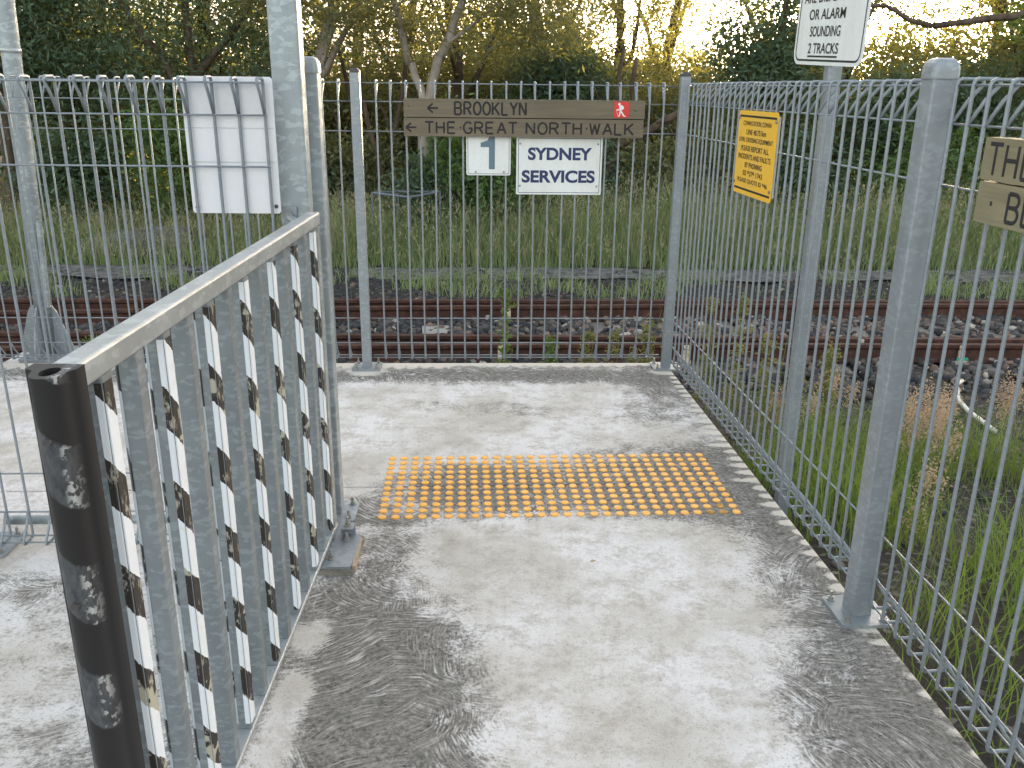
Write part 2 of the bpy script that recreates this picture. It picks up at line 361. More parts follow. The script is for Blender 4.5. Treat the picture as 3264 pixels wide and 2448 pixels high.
# ------------------------------------------------------------------ ground
def gz(x, y):
    x = np.asarray(x, float); y = np.asarray(y, float)
    z = np.interp(y, [-3, 1.6, 3.0, 4.6, 6.6, 7.0, 12, 30, 80], [-.16, -.2, -.28, -.5, -.80, -.82, -.80, -.6, .2])
    return z + .02 * np.sin(x * 3.1 + y * 1.3) + .015 * np.sin(x * 7.3 - y * 5.1)
gx = np.concatenate([np.linspace(-400, -14, 12), np.linspace(-13, 13, 131), np.linspace(14, 400, 12)])
gy = np.concatenate([np.linspace(-60, -3, 8), np.linspace(-2.5, 18, 124), np.linspace(20, 700, 24)])
GX, GY = np.meshgrid(gx, gy); GZ = gz(GX, GY)
V = np.stack([GX, GY, GZ], -1).reshape(-1, 3); nx, ny = len(gx), len(gy)
I = (np.arange(ny - 1)[:, None] * nx + np.arange(nx - 1)[None]).ravel()
tag(link('ground', np_mesh('ground', V, np.stack([I, I + 1, I + nx + 1, I + nx], -1), M['soil'], True)), kind='structure')

# ------------------------------------------------------------------ concrete slabs (with expansion joint and stains)
def fx(y): return 0.8950 - 0.0755 * (y - 4.874)          # right fence line, x at depth y
def fy(x): return 4.806 + 0.0398 * (x + 0.83)             # front fence line, y at x
def jy(x): return 3.238 + 0.055 * (x + 0.16)              # expansion joint
dark_blobs = [  # x, y, rx, ry, amount
    (-.52, 2.42, .22, .26, .60), (-.50, 2.10, .26, .22, .62), (-.45, 1.84, .30, .20, .62), (-.34, 2.18, .18, .22, .50), (-.28, 1.72, .24, .18, .50), (-.40, 1.62, .3, .14, .4),
    (-.42, 2.75, .12, .18, .5), (-.18, 2.0, .14, .3, .35), (-.58, 3.02, .13, .16, .45), (-.45, 2.93, .2, .05, .35),
    (.98, 3.1, .16, .5, .38), (.95, 2.75, .17, .3, .16), (.95, 2.40, .16, .22, .28), (.94, 2.10, .19, .24, .36), (.95, 1.80, .20, .22, .55), (.78, 1.95, .12, .16, .25), (.80, 1.55, .22, .25, .55), (.74, 2.55, .10, .10, .18),
    (-.4, 4.66, .7, .13, .55), (.4, 4.68, .7, .13, .55), (.05, 4.13, .28, .12, .38), (-.35, 4.2, .25, .1, .25), (.65, 4.05, .2, .25, .32), (.75, 4.45, .15, .3, .4), (.45, 3.65, .35, .12, .22),
    (.62, 3.26, .36, .26, 1.2), (.1, 3.25, .45, .22, .8), (-.2, 3.2, .25, .2, .4), (-.25, 3.3, .2, .2, .32), (.3, 3.05, .5, .1, .4), (.80, 3.5, .15, .25, .4),
    (-1.45, 2.45, .4, .14, .45), (-1.2, 2.15, .5, .2, .25), (-1.2, 1.80, .5, .2, .22), (-.9, 1.6, .3, .2, .35), (-1.5, 4.6, .8, .12, .5), (-2.5, 4.62, .8, .14, .5),
    (.1, 2.25, .2, .3, .12), (.35, 1.95, .12, .2, .2), (.3, 2.7, .25, .12, .12)]
light_blobs = [(-.57, 1.95, .05, .1, .8), (-.58, 2.2, .05, .08, .8), (-.57, 1.75, .06, .1, .7), (.3, 2.4, .25, .8, .35), (.55, 2.2, .14, .7, .25), (.15, 3.85, .6, .12, .3), (-.2, 4.42, .6, .12, .1)]
def slab(name, y0f, y1f, ny_, thick=.42):
    us = np.linspace(0, 1, 330); us = np.concatenate([[0.], us[1:]])
    vsn = np.linspace(0, 1, ny_)
    U, Vv = np.meshgrid(us, vsn)
    XL = -4.2
    Y0 = np.zeros_like(U); X = np.zeros_like(U)
    # x depends on y slightly (right edge); iterate once
    Yg = 3.2 * np.ones_like(U)
    for _ in range(4):
        X = XL + (fx(Yg) + .012 - XL) * U; Yg = y0f(X) + (y1f(X) - y0f(X)) * Vv
    Y = Yg
    s = np.zeros_like(X)
    for x, y, rx, ry, a in dark_blobs: s = np.maximum(s, 0) + a * np.exp(-(((X - x) / rx) ** 2 + ((Y - y) / ry) ** 2))
    s = 1 - np.exp(-s * 1.25)
    for x, y, rx, ry, a in light_blobs: s -= a * np.exp(-(((X - x) / rx) ** 2 + ((Y - y) / ry) ** 2))
    s += .42 * np.exp(-np.maximum(fx(Y) - X, 0) / .11) * np.interp(Y, [.5, 1.9, 2.6, 4.9], [1.2, 1.0, .9, 1.0]) + .30 * np.exp(-np.maximum(fy(X) - Y, 0) / .12)
    # zinc run-off: pale scallops under every fence bar
    wsh = np.zeros_like(X)
    de = fx(Y) + .012 - X; ph = ((Y - 4.874 + .03) / .0752); jit = np.interp(Y, np.linspace(.5, 5, 61), np.random.default_rng(3).random(61))
    ph = (Y + .02) / .0752; idx = np.floor(ph); fr = np.abs(ph - idx - .5)
    L = .055 + .095 * np.random.default_rng(5).random(200)[(idx.astype(int)) % 200] + .035 * np.sin(Y * 4.0)
    L = np.where((Y < 2.15), L * .45, L)
    wsh = np.maximum(wsh, 1.05 - np.sqrt((de / np.maximum(L, .01)) ** 2 + (fr / .55) ** 2))
    df = fy(X) + .075 - Y; ph = (X + .01) / .0752; idx = np.floor(ph); fr = np.abs(ph - idx - .5)
    L = .05 + .045 * np.random.default_rng(6).random(200)[(idx.astype(int)) % 200] + np.where(X < -.35, .05, 0)
    wsh = np.maximum(wsh, 1.3 - np.sqrt((df / L) ** 2 + (fr / .62) ** 2))
    wsh = np.maximum(wsh, .95 - np.hypot((X + .83) / .22, (Y - 4.74) / .16)); wsh = np.maximum(wsh, .9 - np.hypot((X - .86) / .16, (Y - 4.80) / .12))
    wsh = np.clip(wsh, 0, 1) * np.where(Y < 2.2, .62, 1.0)
    n_r, n_c = X.shape
    top = np.stack([X, Y, np.zeros_like(X)], -1).reshape(-1, 3)
    I = (np.arange(n_r - 1)[:, None] * n_c + np.arange(n_c - 1)[None]).ravel(); F = np.stack([I, I + 1, I + n_c + 1, I + n_c], -1)
    # skirt with a small chamfer
    ring = np.concatenate([np.arange(n_c), np.arange(1, n_r) * n_c + n_c - 1, (n_r - 1) * n_c + np.arange(n_c - 2, -1, -1), np.arange(n_r - 2, 0, -1) * n_c])
    rp = top[ring]; cen = np.array([rp[:, 0].mean(), rp[:, 1].mean(), 0]); o = len(top); k = len(ring)
    dn = rp.copy(); dn[:, 2] = -.006; out = np.sign(rp - cen) * .004; 
    e1 = rp + np.array([0, 0, -.005]); e1[:, 0] += np.where(rp[:, 0] > rp[:, 0].max() - .4, .004, 0); 
    e2 = e1.copy(); e2[:, 2] = -thick
    Vt = np.concatenate([top, e1, e2]); j = np.arange(k); jn = (j + 1) % k
    F = np.concatenate([F, np.stack([ring, j + o, jn + o, ring[jn]], -1), np.stack([j + o, j + o + k, jn + o + k, jn + o], -1)])
    me = np_mesh(name, Vt, F, M['concrete'])
    for an, arr in (('stain', s), ('wash', wsh)):
        full = np.concatenate([arr.ravel(), arr.ravel()[ring] * (.8 if an == 'wash' else 1), np.full(k, .5 if an == 'stain' else 0)]).astype(np.float32)
        at = me.attributes.new(an, 'FLOAT', 'POINT'); at.data.foreach_set('value', full)
    return tag(link(name, me), kind='structure')
slab('concrete_slab', lambda x: 0 * x - 1.2, lambda x: jy(x) - .004, 300)
slab('concrete_slab', lambda x: jy(x) + .004, lambda x: fy(x) + .085, 150)

# ------------------------------------------------------------------ ash path, sleepers, rails, ballast
ZR = -0.62
ash = MB(); pts = [(x, 11.08 + .03 * x + .07 * math.sin(x * 1.7) + .05 * math.sin(x * 5.3), 11.70 + .03 * x + .06 * math.sin(x * 1.1 + 1) + .04 * math.sin(x * 6.1)) for x in np.linspace(-14, 14, 225)]
ash.add([(x, y0, -.785) for x, y0, y1 in pts] + [(x, y1, -.765) for x, y0, y1 in pts], [(i, i + 1, i + 226, i + 225) for i in range(224)])
tag(ash.obj('path', M['ash'], smooth=True), kind='structure')

track = thing('railway_track', 'rusty railway tracks merging at a turnout behind the front fence', 'railway', (0, 7.5, ZR - .16))
RL = {1: np.polyfit([-.784, 3.03, 4.45, -5], [7.455, 7.62, 7.67, 7.18], 2), 2: np.polyfit([-4.38, -.814, 3.08, 4.56], [7.71, 7.755, 7.82, 7.865], 1),
      3: np.polyfit([-4.79, -.925, 3.58, 5.28], [8.5, 8.87, 9.2, 9.26], 2), 4: np.polyfit([-5.04, -.956, 3.63, 5.37], [8.98, 9.19, 9.35, 9.41], 1)}
prof = [(-.036, 0), (.036, 0), (.036, -.028), (.022, -.042), (.009, -.05), (.009, -.125), (.02, -.136), (.068, -.146), (.068, -.157), (-.068, -.157), (-.068, -.146), (-.02, -.136), (-.009, -.125), (-.009, -.05), (-.022, -.042), (-.036, -.028)]
prof = prof[::-1]
for k in (1, 2, 3, 4):
    mb = MB(); xs = np.linspace(-12, 12, 61); P = []
    for x in xs:
        y = np.polyval(RL[k], x)
        P += [(x, y + a - 7.5, b + .16) for a, b in prof]
    n = len(prof); F = [(i * n + j, i * n + (j + 1) % n, (i + 1) * n + (j + 1) % n, (i + 1) * n + j) for i in range(60) for j in range(n)]
    mb.add(P, F).obj('rail', M['rust'], track)
sme = MB().prism(rrect(.23, 2.6, .012, 1), -.13, 0).mesh('sleeper', M['sleeper'])
for i, x in enumerate(np.arange(-9, 9.3, .66)):
    s = link('sleeper', sme, track, (x + random.uniform(-.04, .04), 8.5 + .03 * x - 7.5, -.004 - .012 * random.random()), R(2.0) + random.uniform(-.03, .03))
cl = MB(); cl.box((0, -.034, .060), (.050, .030, .105)); cl.box((.0, -.062, .010), (.085, .05, .022)); cl.box((0, -.034, .138), (.045, .022, .03)); clm = cl.mesh('rail_clip', M['clip'])
for k, xs in ((1, (-.10, 1.55, 4.05)), (3, (-.05, 1.62, 4.1, -3.1)), (2, (3.2,)), (4, (-2.2,))):
    for x in xs: link('rail_clip', clm, track, (x, np.polyval(RL[k], x) - 7.5 - .012, .003), random.uniform(-.1, .1))
x = 4.05; ofc = tag(MB().prism(rrect(.27, .30, .012, 1), -.04, .035).obj('timber_offcut', mat_wood('grey_offcut', (0.33, 0.31, 0.30)), loc=(-.76, 8.42, -.78), rz=.12), 'pale weathered timber offcut lying in the ballast between the rails', 'timber')
gp = MB(); gp.box((0, 0, 0), (.10, .01, .045)); gp.obj('paint_patch', M['green'], track, loc=(x, np.polyval(RL[1], x) - 7.5 - .072, .03))

ico = []
t = (1 + 5 ** .5) / 2
iv = np.array([(-1, t, 0), (1, t, 0), (-1, -t, 0), (1, -t, 0), (0, -1, t), (0, 1, t), (0, -1, -t), (0, 1, -t), (t, 0, -1), (t, 0, 1), (-t, 0, -1), (-t, 0, 1)], float) / math.sqrt(1 + t * t)
iF = np.array([(0, 11, 5), (0, 5, 1), (0, 1, 7), (0, 7, 10), (0, 10, 11), (1, 5, 9), (5, 11, 4), (11, 10, 2), (10, 7, 6), (7, 1, 8), (3, 9, 4), (3, 4, 2), (3, 2, 6), (3, 6, 8), (3, 8, 9), (4, 9, 5), (2, 4, 11), (6, 2, 10), (8, 6, 7), (9, 8, 1)])
def stones(name, XYZ, size, label):
    n = len(XYZ); r = np.random.default_rng(len(name) + n)
    sc = size * (0.6 + .8 * r.random((n, 1, 1))) * (0.65 + .7 * r.random((n, 1, 3)))
    V = iv[None] * sc * (0.78 + .44 * r.random((n, 12, 1)))
    a = r.random(n) * 6.28; ca, sa = np.cos(a), np.sin(a)
    V = np.stack([V[..., 0] * ca[:, None] - V[..., 1] * sa[:, None], V[..., 0] * sa[:, None] + V[..., 1] * ca[:, None], V[..., 2] * .8], -1) + XYZ[:, None]
    F = (iF[None] + (np.arange(n) * 12)[:, None, None]).reshape(-1, 3)
    return tag(link(name, np_mesh(name, V.reshape(-1, 3), F, M['stone'])), label, 'gravel', kind='stuff')
def scat(n, x0, x1, y0, y1, r): return np.stack([x0 + (x1 - x0) * r.random(n), y0 + (y1 - y0) * r.random(n)], -1)
r = np.random.default_rng(11)
P = scat(24000, -6.6, 7.2, 6.55, 10.0, r); P[:, 1] += .03 * P[:, 0]
yy = P[:, 1] - .03 * P[:, 0]
keep = np.ones(len(P), bool)
for i, x in enumerate(np.arange(-9, 9.3, .66)):     # sleepers half bare on the right
    keep &= ~((np.abs(P[:, 0] - x + .035 * (P[:, 1] - 8.5)) < .085) & (r.random(len(P)) < np.where(P[:, 0] > .3, .94, .3)))
keep &= r.random(len(P)) < np.interp(yy, [6.5, 6.8, 9.5, 10.0], [.3, 1, 1, .25])
P = P[keep]; yy = yy[keep]
Z = np.interp(yy, [6.5, 6.9, 7.4, 9.4, 10], [-.83, -.80, -.785, -.785, -.815]) + r.random(len(P)) * .028
br_ = r.random(len(P)) < np.interp(P[:, 0], [-.5, .8, 3, 6], [0.03, .5, .45, .25]) * np.interp(yy, [6.8, 7.6], [.25, 1])
B3 = np.column_stack([P, Z])
stones('ballast', B3[~br_], .034, 'dark grey stone ballast between and beside the rusty rails')
ob = stones('brown_ballast', B3[br_], .033, 'reddish brown ballast stones between the rails at right'); ob.data.materials[0] = M['stone_brown']
P = scat(1500, 1.3, 7, 2.0, 6.8, r); keep = r.random(len(P)) < np.interp(P[:, 1], [2, 4.5, 6.8], [.06, .35, 1]); P = P[keep]
stones('scattered_gravel', np.column_stack([P, gz(P[:, 0], P[:, 1]) + .005]), .024, 'loose gravel scattered on bare soil beyond the right fence')
P = scat(1500, -7, 8, 9.9, 11.6, r)
stones('verge_gravel', np.column_stack([P, gz(P[:, 0], P[:, 1]) + .005]), .026, 'sparse gravel on the verge beyond the far rail')

# ------------------------------------------------------------------ fences
RW, WW = .0049, .0031
def bar_path(top=1.56, bot=.050, rollw=.068):
    b = .012
    return [(0, .005, 1.458), (0, rollw * .55, 1.512), (0, rollw, top - .012), (0, rollw - .003, top - .003), (0, rollw - .012, top), (0, .012, top), (0, .003, top - .004), (0, 0, top - .014),
            (0, 0, .8), (0, 0, bot + .014), (0, .003, bot + .004), (0, .012, bot), (0, rollw - .012, bot), (0, rollw - .003, bot + .003), (0, rollw, bot + .012), (0, rollw * .5, .10), (0, .005, .150)]
bar_me = MB().tube(bar_path(), RW, 6).mesh('vertical_wire', M['fence'], True)
WIRES = [(1.547, .009), (1.547, .060), (1.455, .0065), (1.305, .0065), (.290, .0065), (.147, .0065), (.058, .010), (.058, .059)]
def fence_panel(root, p0, p1, side, n0=None, dz=0.0, pitch=.0755, start=None):
    """bars and wires from p0 to p1 (xy); side=+1 rolls to the left-hand normal of p0->p1, -1 to the other"""
    p0 = Vector((*p0, 0)); p1 = Vector((*p1, 0)); d = (p1 - p0); L = d.length; a = math.atan2(d.y, d.x)
    s = start if start is not None else (L % pitch) / 2 + .0
    rz = a if side > 0 else a + math.pi
    while s < L - .012:
        q = p0 + d * (s / L)
        link('vertical_wire', bar_me, root, (q.x - root.location.x, q.y - root.location.y, dz + random.uniform(-.002, .002)), rz + random.uniform(-.03, .03)).rotation_euler = (random.uniform(-.0025, .0025), random.uniform(-.003, .003), rz + random.uniform(-.03, .03)); s += pitch
    key = ('hw', round(L, 3))
    me = MB().tube([(0, 0, 0), (L, 0, 0)], WW, 6).mesh('horizontal_wire', M['fence'], True)
    nrm = Vector((-math.sin(a), math.cos(a), 0)) * side
    for z, o in WIRES:
        q = p0 + nrm * o
        link('horizontal_wire', me, root, (q.x - root.location.x, q.y - root.location.y, z + dz), a)
def bolt(parent, x, y, z, r=.009, h=.03, rz=0):
    mb = MB(); mb.prism(disc(x, y, r, 6), z, z + h * .4); mb.prism(disc(x, y, r * .55, 8), z + h * .4, z + h)
    mb.prism(disc(x, y, r * 1.5, 10), z - .001, z + .003)
    return mb.obj('bolt', M['steel'], parent)
def fpost(root, x, y, rz, w=.05, h=1.595, cap='pyramid', plate=.16, mat='post', holes=True):
    lx, ly = x - root.location.x, y - root.location.y
    p = MB().prism(rrect(w, w, w * .075, 2), .010, h).obj('post', M[mat], root, loc=(lx, ly, 0), rz=rz)
    if cap == 'pyramid':
        c = MB(); W = w * 1.03; a = W / 2
        c.prism(rrect(W, W, w * .12, 2), h, h + .012)
        q = rrect(W, W, w * .12, 2); n = len(q)
        c.add([(px, py, h + .0121) for px, py in q] + [(px * .55, py * .55, h + .024) for px, py in q], [(i, (i + 1) % n, (i + 1) % n + n, i + n) for i in range(n)] + [tuple(range(n, 2 * n))])
        c.obj('cap', M['plastic'], p)
    else:
        c = MB(); q = rrect(w * 1.12, w * 1.12, w * .24, 4); n = len(q); P = []
        lv = [(1, -.014), (1.01, -.010), (1, .006), (.975, .016), (.90, .025), (.72, .033), (.5, .0365)]
        for s, z in lv: P += [(px * s, py * s, h + z) for px, py in q]
        F = [(k * n + i, k * n + (i + 1) % n, (k + 1) * n + (i + 1) % n, (k + 1) * n + i) for k in range(len(lv) - 1) for i in range(n)] + [tuple(range((len(lv) - 1) * n, len(lv) * n)), tuple(range(n - 1, -1, -1))]
        c.add(P, F); c.obj('cap', M[mat], p)
    if plate:
        MB().prism(rrect(plate, plate * .92, .008, 1), .0005, .0105).obj('base_plate', M[mat], p)
        for sx in (-1, 1):
            for sy in (-1, 1): bolt(p, sx * plate * .36, sy * plate * .33, .011)
    return p
front = thing('mesh_fence', 'grey roll-top mesh fence facing the tracks with two timber signs boards on it', 'fence', (0, 4.84, 0))
front['label'] = 'grey roll-top mesh fence across the end of the path along the tracks'
A_ = (-.83, 4.806); C_ = (.890, 4.874); L_ = (-3.25, fy(-3.25))
aF = math.atan2(C_[1] - A_[1], C_[0] - A_[0])
fence_panel(front, (A_[0] + .03, A_[1] + .001), (C_[0] - .03, C_[1]), 1, start=.076)
fence_panel(front, (L_[0] + .03, fy(L_[0] + .03)), (A_[0] - .03, A_[1] - .001), 1, start=.03)
for x, y in (A_, C_, L_): fpost(front, x, y, aF)
right = thing('mesh_fence', 'grey roll-top mesh fence running along the right edge of the path', 'fence', (1.0, 3.4, 0))
aR = math.atan2(2.3576 - 4.874, 1.085 - .895)
def rp(y): return (fx(y), y)
fence_panel(right, rp(4.84), rp(2.40), 1, start=.05)
fence_panel(right, rp(2.315), rp(.35), 1, start=.012)
p = fpost(right, fx(2.3576) - .012, 2.3576, aR, .065, 1.575, 'dome', .17)
for z, y_ in ((1.36, -.004), (1.02, .004), (.245, .0)): MB().prism(disc(0, 0, .007, 10), 0, .003).obj('bolt', M['plastic'], p, loc=(.002, .0325, z)).rotation_euler = (R(-90), 0, 0)
leftf = thing('mesh_fence', 'grey roll-top mesh fence behind the open gate on the left', 'fence', (-1.5, 2.73, 0))
def ly(x): return 2.752 + .04 * (x + .7)
fence_panel(leftf, (-.742, ly(-.742)), (-1.775, ly(-1.775)), 1, dz=-.012, start=.006)
fence_panel(leftf, (-1.845, ly(-1.845)), (-3.6, ly(-3.6)), 1, dz=-.012)
fpost(leftf, -1.81, ly(-1.81), aF, .05, 1.58, 'pyramid', .19)
MB().tube([(-1.75 + 1.5, ly(-1.75) - 2.73 + .03, .085), (-.80 + 1.5, ly(-.8) - 2.73 + .03, .085)], .016, 10).obj('bottom_pipe', M['pole'], leftf, True)
# blank back of a sign on the left fence
bs = thing('blank_sign', 'blank white back of a sign fixed behind the left fence', 'sign', (-.86, ly(-.86) + .012, 1.15))
MB().prism(rrect(.27, .402, .006, 1, 0, .201), 0, .003, 'y').obj('sheet', M['blank'], bs, rz=.04)
for x, z in ((-.12, .018), (.122, .022)): MB().prism(disc(x, z, .006, 10), -.004, -.001, 'y').obj('screw', M['plastic'], bs, rz=.04)
for z in (.155, .255): MB().box((0, -.0012, z), (.262, .0012, .0012)).obj('seam', M['alu'], bs, rz=.04)

# ------------------------------------------------------------------ gate, pole, gate post
gate = thing('pedestrian_gate', 'open galvanised slat gate with black rubber edge and striped tape', 'gate', (-.635, 1.19, 0))
GL = 1.61
MB().prism(rrect(.042, .040, .005, 2, 0, 1.131), -.002, GL, 'y').obj('top_rail', M['rail_g'], gate)
MB().prism(rrect(.042, .016, .003, 1, 0, .052), -.002, GL, 'y').obj('bottom_rail', M['rail_g'], gate)
slat_me = MB().prism(rrect(.036, .036, .004, 2), .061, 1.1105).mesh('slat', M['gate'], False)
def tape_mesh(side):
    mb = MB(); e = .0187; s = side
    prof = [(s * (.005 if s > 0 else .0115), -e), (s * .0145, -e), (s * e, -.0145), (s * e, .0145), (s * .0145, e)]
    inn = [(x * .965, y * .965) for x, y in prof]
    n = len(prof); P = [(x, y, z) for z in (.075, 1.10) for x, y in prof]
    return mb.add(P, [(i, i + 1, i + 1 + n, i + n) if s > 0 else (i + n, i + 1 + n, i + 1, i) for i in range(n - 1)]).mesh('tape', M['tape'] if side > 0 else M['tape_back'])
tape_me, tape_l = tape_mesh(1), tape_mesh(-1)
ys = [1.27 + .1215 * i for i in range(13)]
for i, y in enumerate(ys):
    s = link('slat', slat_me, gate, (0, y - 1.19, 0))
    if i % 2 == 0:
        tp = link('tape', tape_me, s); tp['label'] = 'peeling black and white striped tape'
    if i % 2 == 0 or i in (1, 5): link('tape', tape_l, s)
MB().prism(rrect(.040, .040, .004, 2), .061, 1.1105).obj('end_stile', M['rail_g'], gate, loc=(0, GL - .021, 0))
rb = MB()
bw = [(-.038, .0), (.038, .0), (.038, -.018)] + [(.020, -.024)] + [(.018 * math.cos(a), -.052 - .022 * math.sin(a)) for a in np.linspace(.5, math.pi - .5, 9)] + [(-.020, -.024), (-.038, -.018)]
bw = [(.029, .0), (.029, -.024), (.026, -.028), (.023, -.033), (.0215, -.040), (.020, -.048), (.017, -.056), (.012, -.063), (.006, -.068), (-.002, -.070), (-.010, -.068), (-.017, -.063), (-.022, -.056), (-.025, -.048), (-.0265, -.040), (-.028, -.034), (-.033, -.029), (-.041, -.026), (-.043, -.024), (-.043, .0)][::-1]
hole = [(-.002 + .013 * math.cos(a), -.037 + .020 * math.sin(a)) for a in np.linspace(0, 2 * math.pi, 14)[:-1]][::-1]
n = len(bw); P = []
for z in (.05, 1.151): P += [(x, y, z) for x, y in bw]
F = [(i + n, (i + 1) % n + n, (i + 1) % n, i) for i in range(n)]
F = [tuple(reversed(f)) for f in F] + [tuple(range(n))]
rb.add(P, F)
# annular top: match outline to hole ring, then the hole wall
o = len(rb.v); N = len(hole); H2 = [(x, y, 1.151) for x, y in hole] + [(x, y, 1.00) for x, y in hole]
rb.v += H2
ho = [math.atan2(y + .037, x + .002) for x, y in hole]
import bmesh
rbm = bmesh.new()
me_r = rb.mesh('rubber_edge', M['rubber']); rbm.from_mesh(me_r); rbm.verts.ensure_lookup_table()
outer = [rbm.verts[n + i] for i in range(n)]; hv = [rbm.verts[o + i] for i in range(N)]; hb = [rbm.verts[o + N + i] for i in range(N)]
for i in range(N): rbm.faces.new((hv[i], hv[(i + 1) % N], hb[(i + 1) % N], hb[i]))
rbm.faces.new(hb)
ed = []
for ring_ in (outer, hv):
    for i in range(len(ring_)):
        a, b = ring_[i], ring_[(i + 1) % len(ring_)]
        ed.append(rbm.edges.get((a, b)) or rbm.edges.new((a, b)))
bmesh.ops.triangle_fill(rbm, edges=ed, use_beauty=True)
bmesh.ops.recalc_face_normals(rbm, faces=rbm.faces)
rbm.to_mesh(me_r); rbm.free(); me_r.shade_smooth(); me_r.set_sharp_from_angle(angle=R(38))
link('rubber_edge', me_r, gate, (0, -.003, 0))['label'] = 'black rubber bumper strip with worn glue patches'
for z in (1.06, .80, .42, .12): MB().prism(disc(-.002, z, .006, 10), -.0775, -.0715, 'y').obj('rubber_plug', M['plastic'], gate)
hb_ = MB(); hb_.tube([(-.02, GL - .10, 1.128), (-.075, GL + .0, 1.133)], .011, 8); hb_.box((-.078, GL + .012, 1.138), (.05, .008, .055))
hbo = hb_.obj('hinge_arm', M['post'], gate)
hx = MB().prism(disc(-.075, 1.142, .011, 6), GL - .006, GL + .0075, 'y').obj('bolt', M['steel'], hbo)

lp = thing('light_pole', 'tall square galvanised pole rising behind the open gate', 'pole', (-.698, 2.862, 0))
MB().prism(rrect(.090, .085, .010, 3), .0, 5.2).obj('shaft', M['pole'], lp, rz=.05)
MB().prism(rrect(.2, .2, .01, 1), .0005, .014).obj('base_plate', M['post'], lp)
gp_ = thing('gate_post', 'square galvanised post with domed cap just behind the tall pole', 'post', (-.664, 2.985, 0))
fpost(gp_, -.664, 2.985, aF, .066, 1.58, 'dome', .17, 'pole')
# pivot foot with grout, bracket and bolts
pv = thing('gate_pivot_foot', 'grouted steel pivot plate with bolts at the foot of the gate', 'gate foot', (-.60, 2.665, 0))
MB().prism(rrect(.17, .25, .02, 2), .0005, .016).obj('grout_pad', M['grout'], pv)
MB().prism(rrect(.15, .225, .006, 1), .0165, .026).obj('plate', M['post'], pv)
mb = MB(); mb.box((.078, -.01, .013), (.012, .20, .024)); mb.obj('mortar_edge', M['mortar'], pv, rz=.05)
br = MB(); br.box((.030, .115, .045), (.045, .005, .038)); br.box((.030, .095, .066), (.045, .045, .005)); br.box((.009, .095, .045), (.004, .035, .037)); br.obj('bracket', M['post'], pv)
for x, y, z in ((.03, .095, .069), (.03, .065, .026), (.0, -.06, .026), (-.03, .08, .026)): bolt(pv, x, y, z, .010, .034)

# ------------------------------------------------------------------ tall pole beyond the front fence at far left
fp = thing('street_pole', 'round galvanised pole with gusseted foot beyond the fence at far left', 'pole', (-2.70, 5.03, -.02))
sh = MB().tube([(-.072, 0, .0), (-.035, 0, 1.0), (.001, 0, 2.0), (.095, 0, 4.6)], .049, 16).obj('shaft', M['pole'], fp, True)
MB().prism(rrect(.36, .30, .01, 1), .0, .02).obj('base_plate', M['post'], fp)
for rz in (0, 90):
    g_ = MB(); g_.add([(-.07 + x, y, z) for y in (-.005, .005) for x, z in ((-.155, .02), (.155, .02), (.15, .07), (.085, .27), (.06, .31), (-.06, .31), (-.085, .27), (-.15, .07))],
        [tuple(range(8)), tuple(range(15, 7, -1))] + [(i, (i + 1) % 8, (i + 1) % 8 + 8, i + 8)[::-1] for i in range(8)])
    gg = g_.obj('gusset', M['post'], fp)
    if rz: gg.rotation_euler = (0, 0, R(90)); gg.location = (-.07, .07, 0)
MB().prism(rrect(.03, .03, .006, 1), 0, .50).obj('cable_cover', M['pole'], fp, loc=(-.008, -.045, .31)).rotation_euler = (0, R(3), 0)
MB().tube([(-.0095, 0, 1.70), (-.0087, 0, 1.722)], .052, 16).obj('strap', M['alu'], fp, True)
fo = MB().prism(rrect(.62, .42, .03, 2), -.5, -.022); fo = fo.obj('footing', M['mortar'], fp); fo.data.materials[0] = M['concrete']

# ------------------------------------------------------------------ lettering
def arc(cx, cy, rx, ry, a0, a1, n=9): return [(cx + rx * math.cos(R(a)), cy + ry * math.sin(R(a))) for a in np.linspace(a0, a1, n)]
STROKES = {
    'B': [[(0, 0), (0, 1), (.5, 1)] + arc(.5, .76, .38, .24, 80, -90) + [(0, .52)], [(.5, .52)] + arc(.52, .26, .42, .26, 80, -90) + [(0, 0)]],
    'R': [[(0, 0), (0, 1), (.5, 1)] + arc(.5, .75, .4, .25, 80, -90) + [(0, .5)], [(.5, .5), (.95, 0)]],
    'O': [arc(.5, .5, .5, .5, 0, 360, 20)], 'K': [[(0, 0), (0, 1)], [(.9, 1), (0, .38)], [(.3, .58), (.95, 0)]], 'L': [[(0, 1), (0, 0), (.8, 0)]],
    'Y': [[(0, 1), (.5, .5), (.5, 0)], [(1, 1), (.5, .5)]], 'N': [[(0, 0), (0, 1), (.9, 0), (.9, 1)]], 'T': [[(0, 1), (1, 1)], [(.5, 1), (.5, 0)]],
    'H': [[(0, 0), (0, 1)], [(.9, 0), (.9, 1)], [(0, .52), (.9, .52)]], 'E': [[(.85, 1), (0, 1), (0, 0), (.85, 0)], [(0, .52), (.75, .52)]],
    'G': [arc(.52, .5, .52, .5, 45, 325, 16) + [(1.0, .45), (.6, .45)]], 'A': [[(0, 0), (.5, 1), (1, 0)], [(.2, .35), (.8, .35)]],
    'W': [[(0, 1), (.27, 0), (.55, .9), (.83, 0), (1.1, 1)]], '<': [[(1.0, .5), (0, .5)], [(.5, 1), (0, .5), (.5, 0)]], '.': [[(.1, .52), (.26, .52)]], ' ': []}
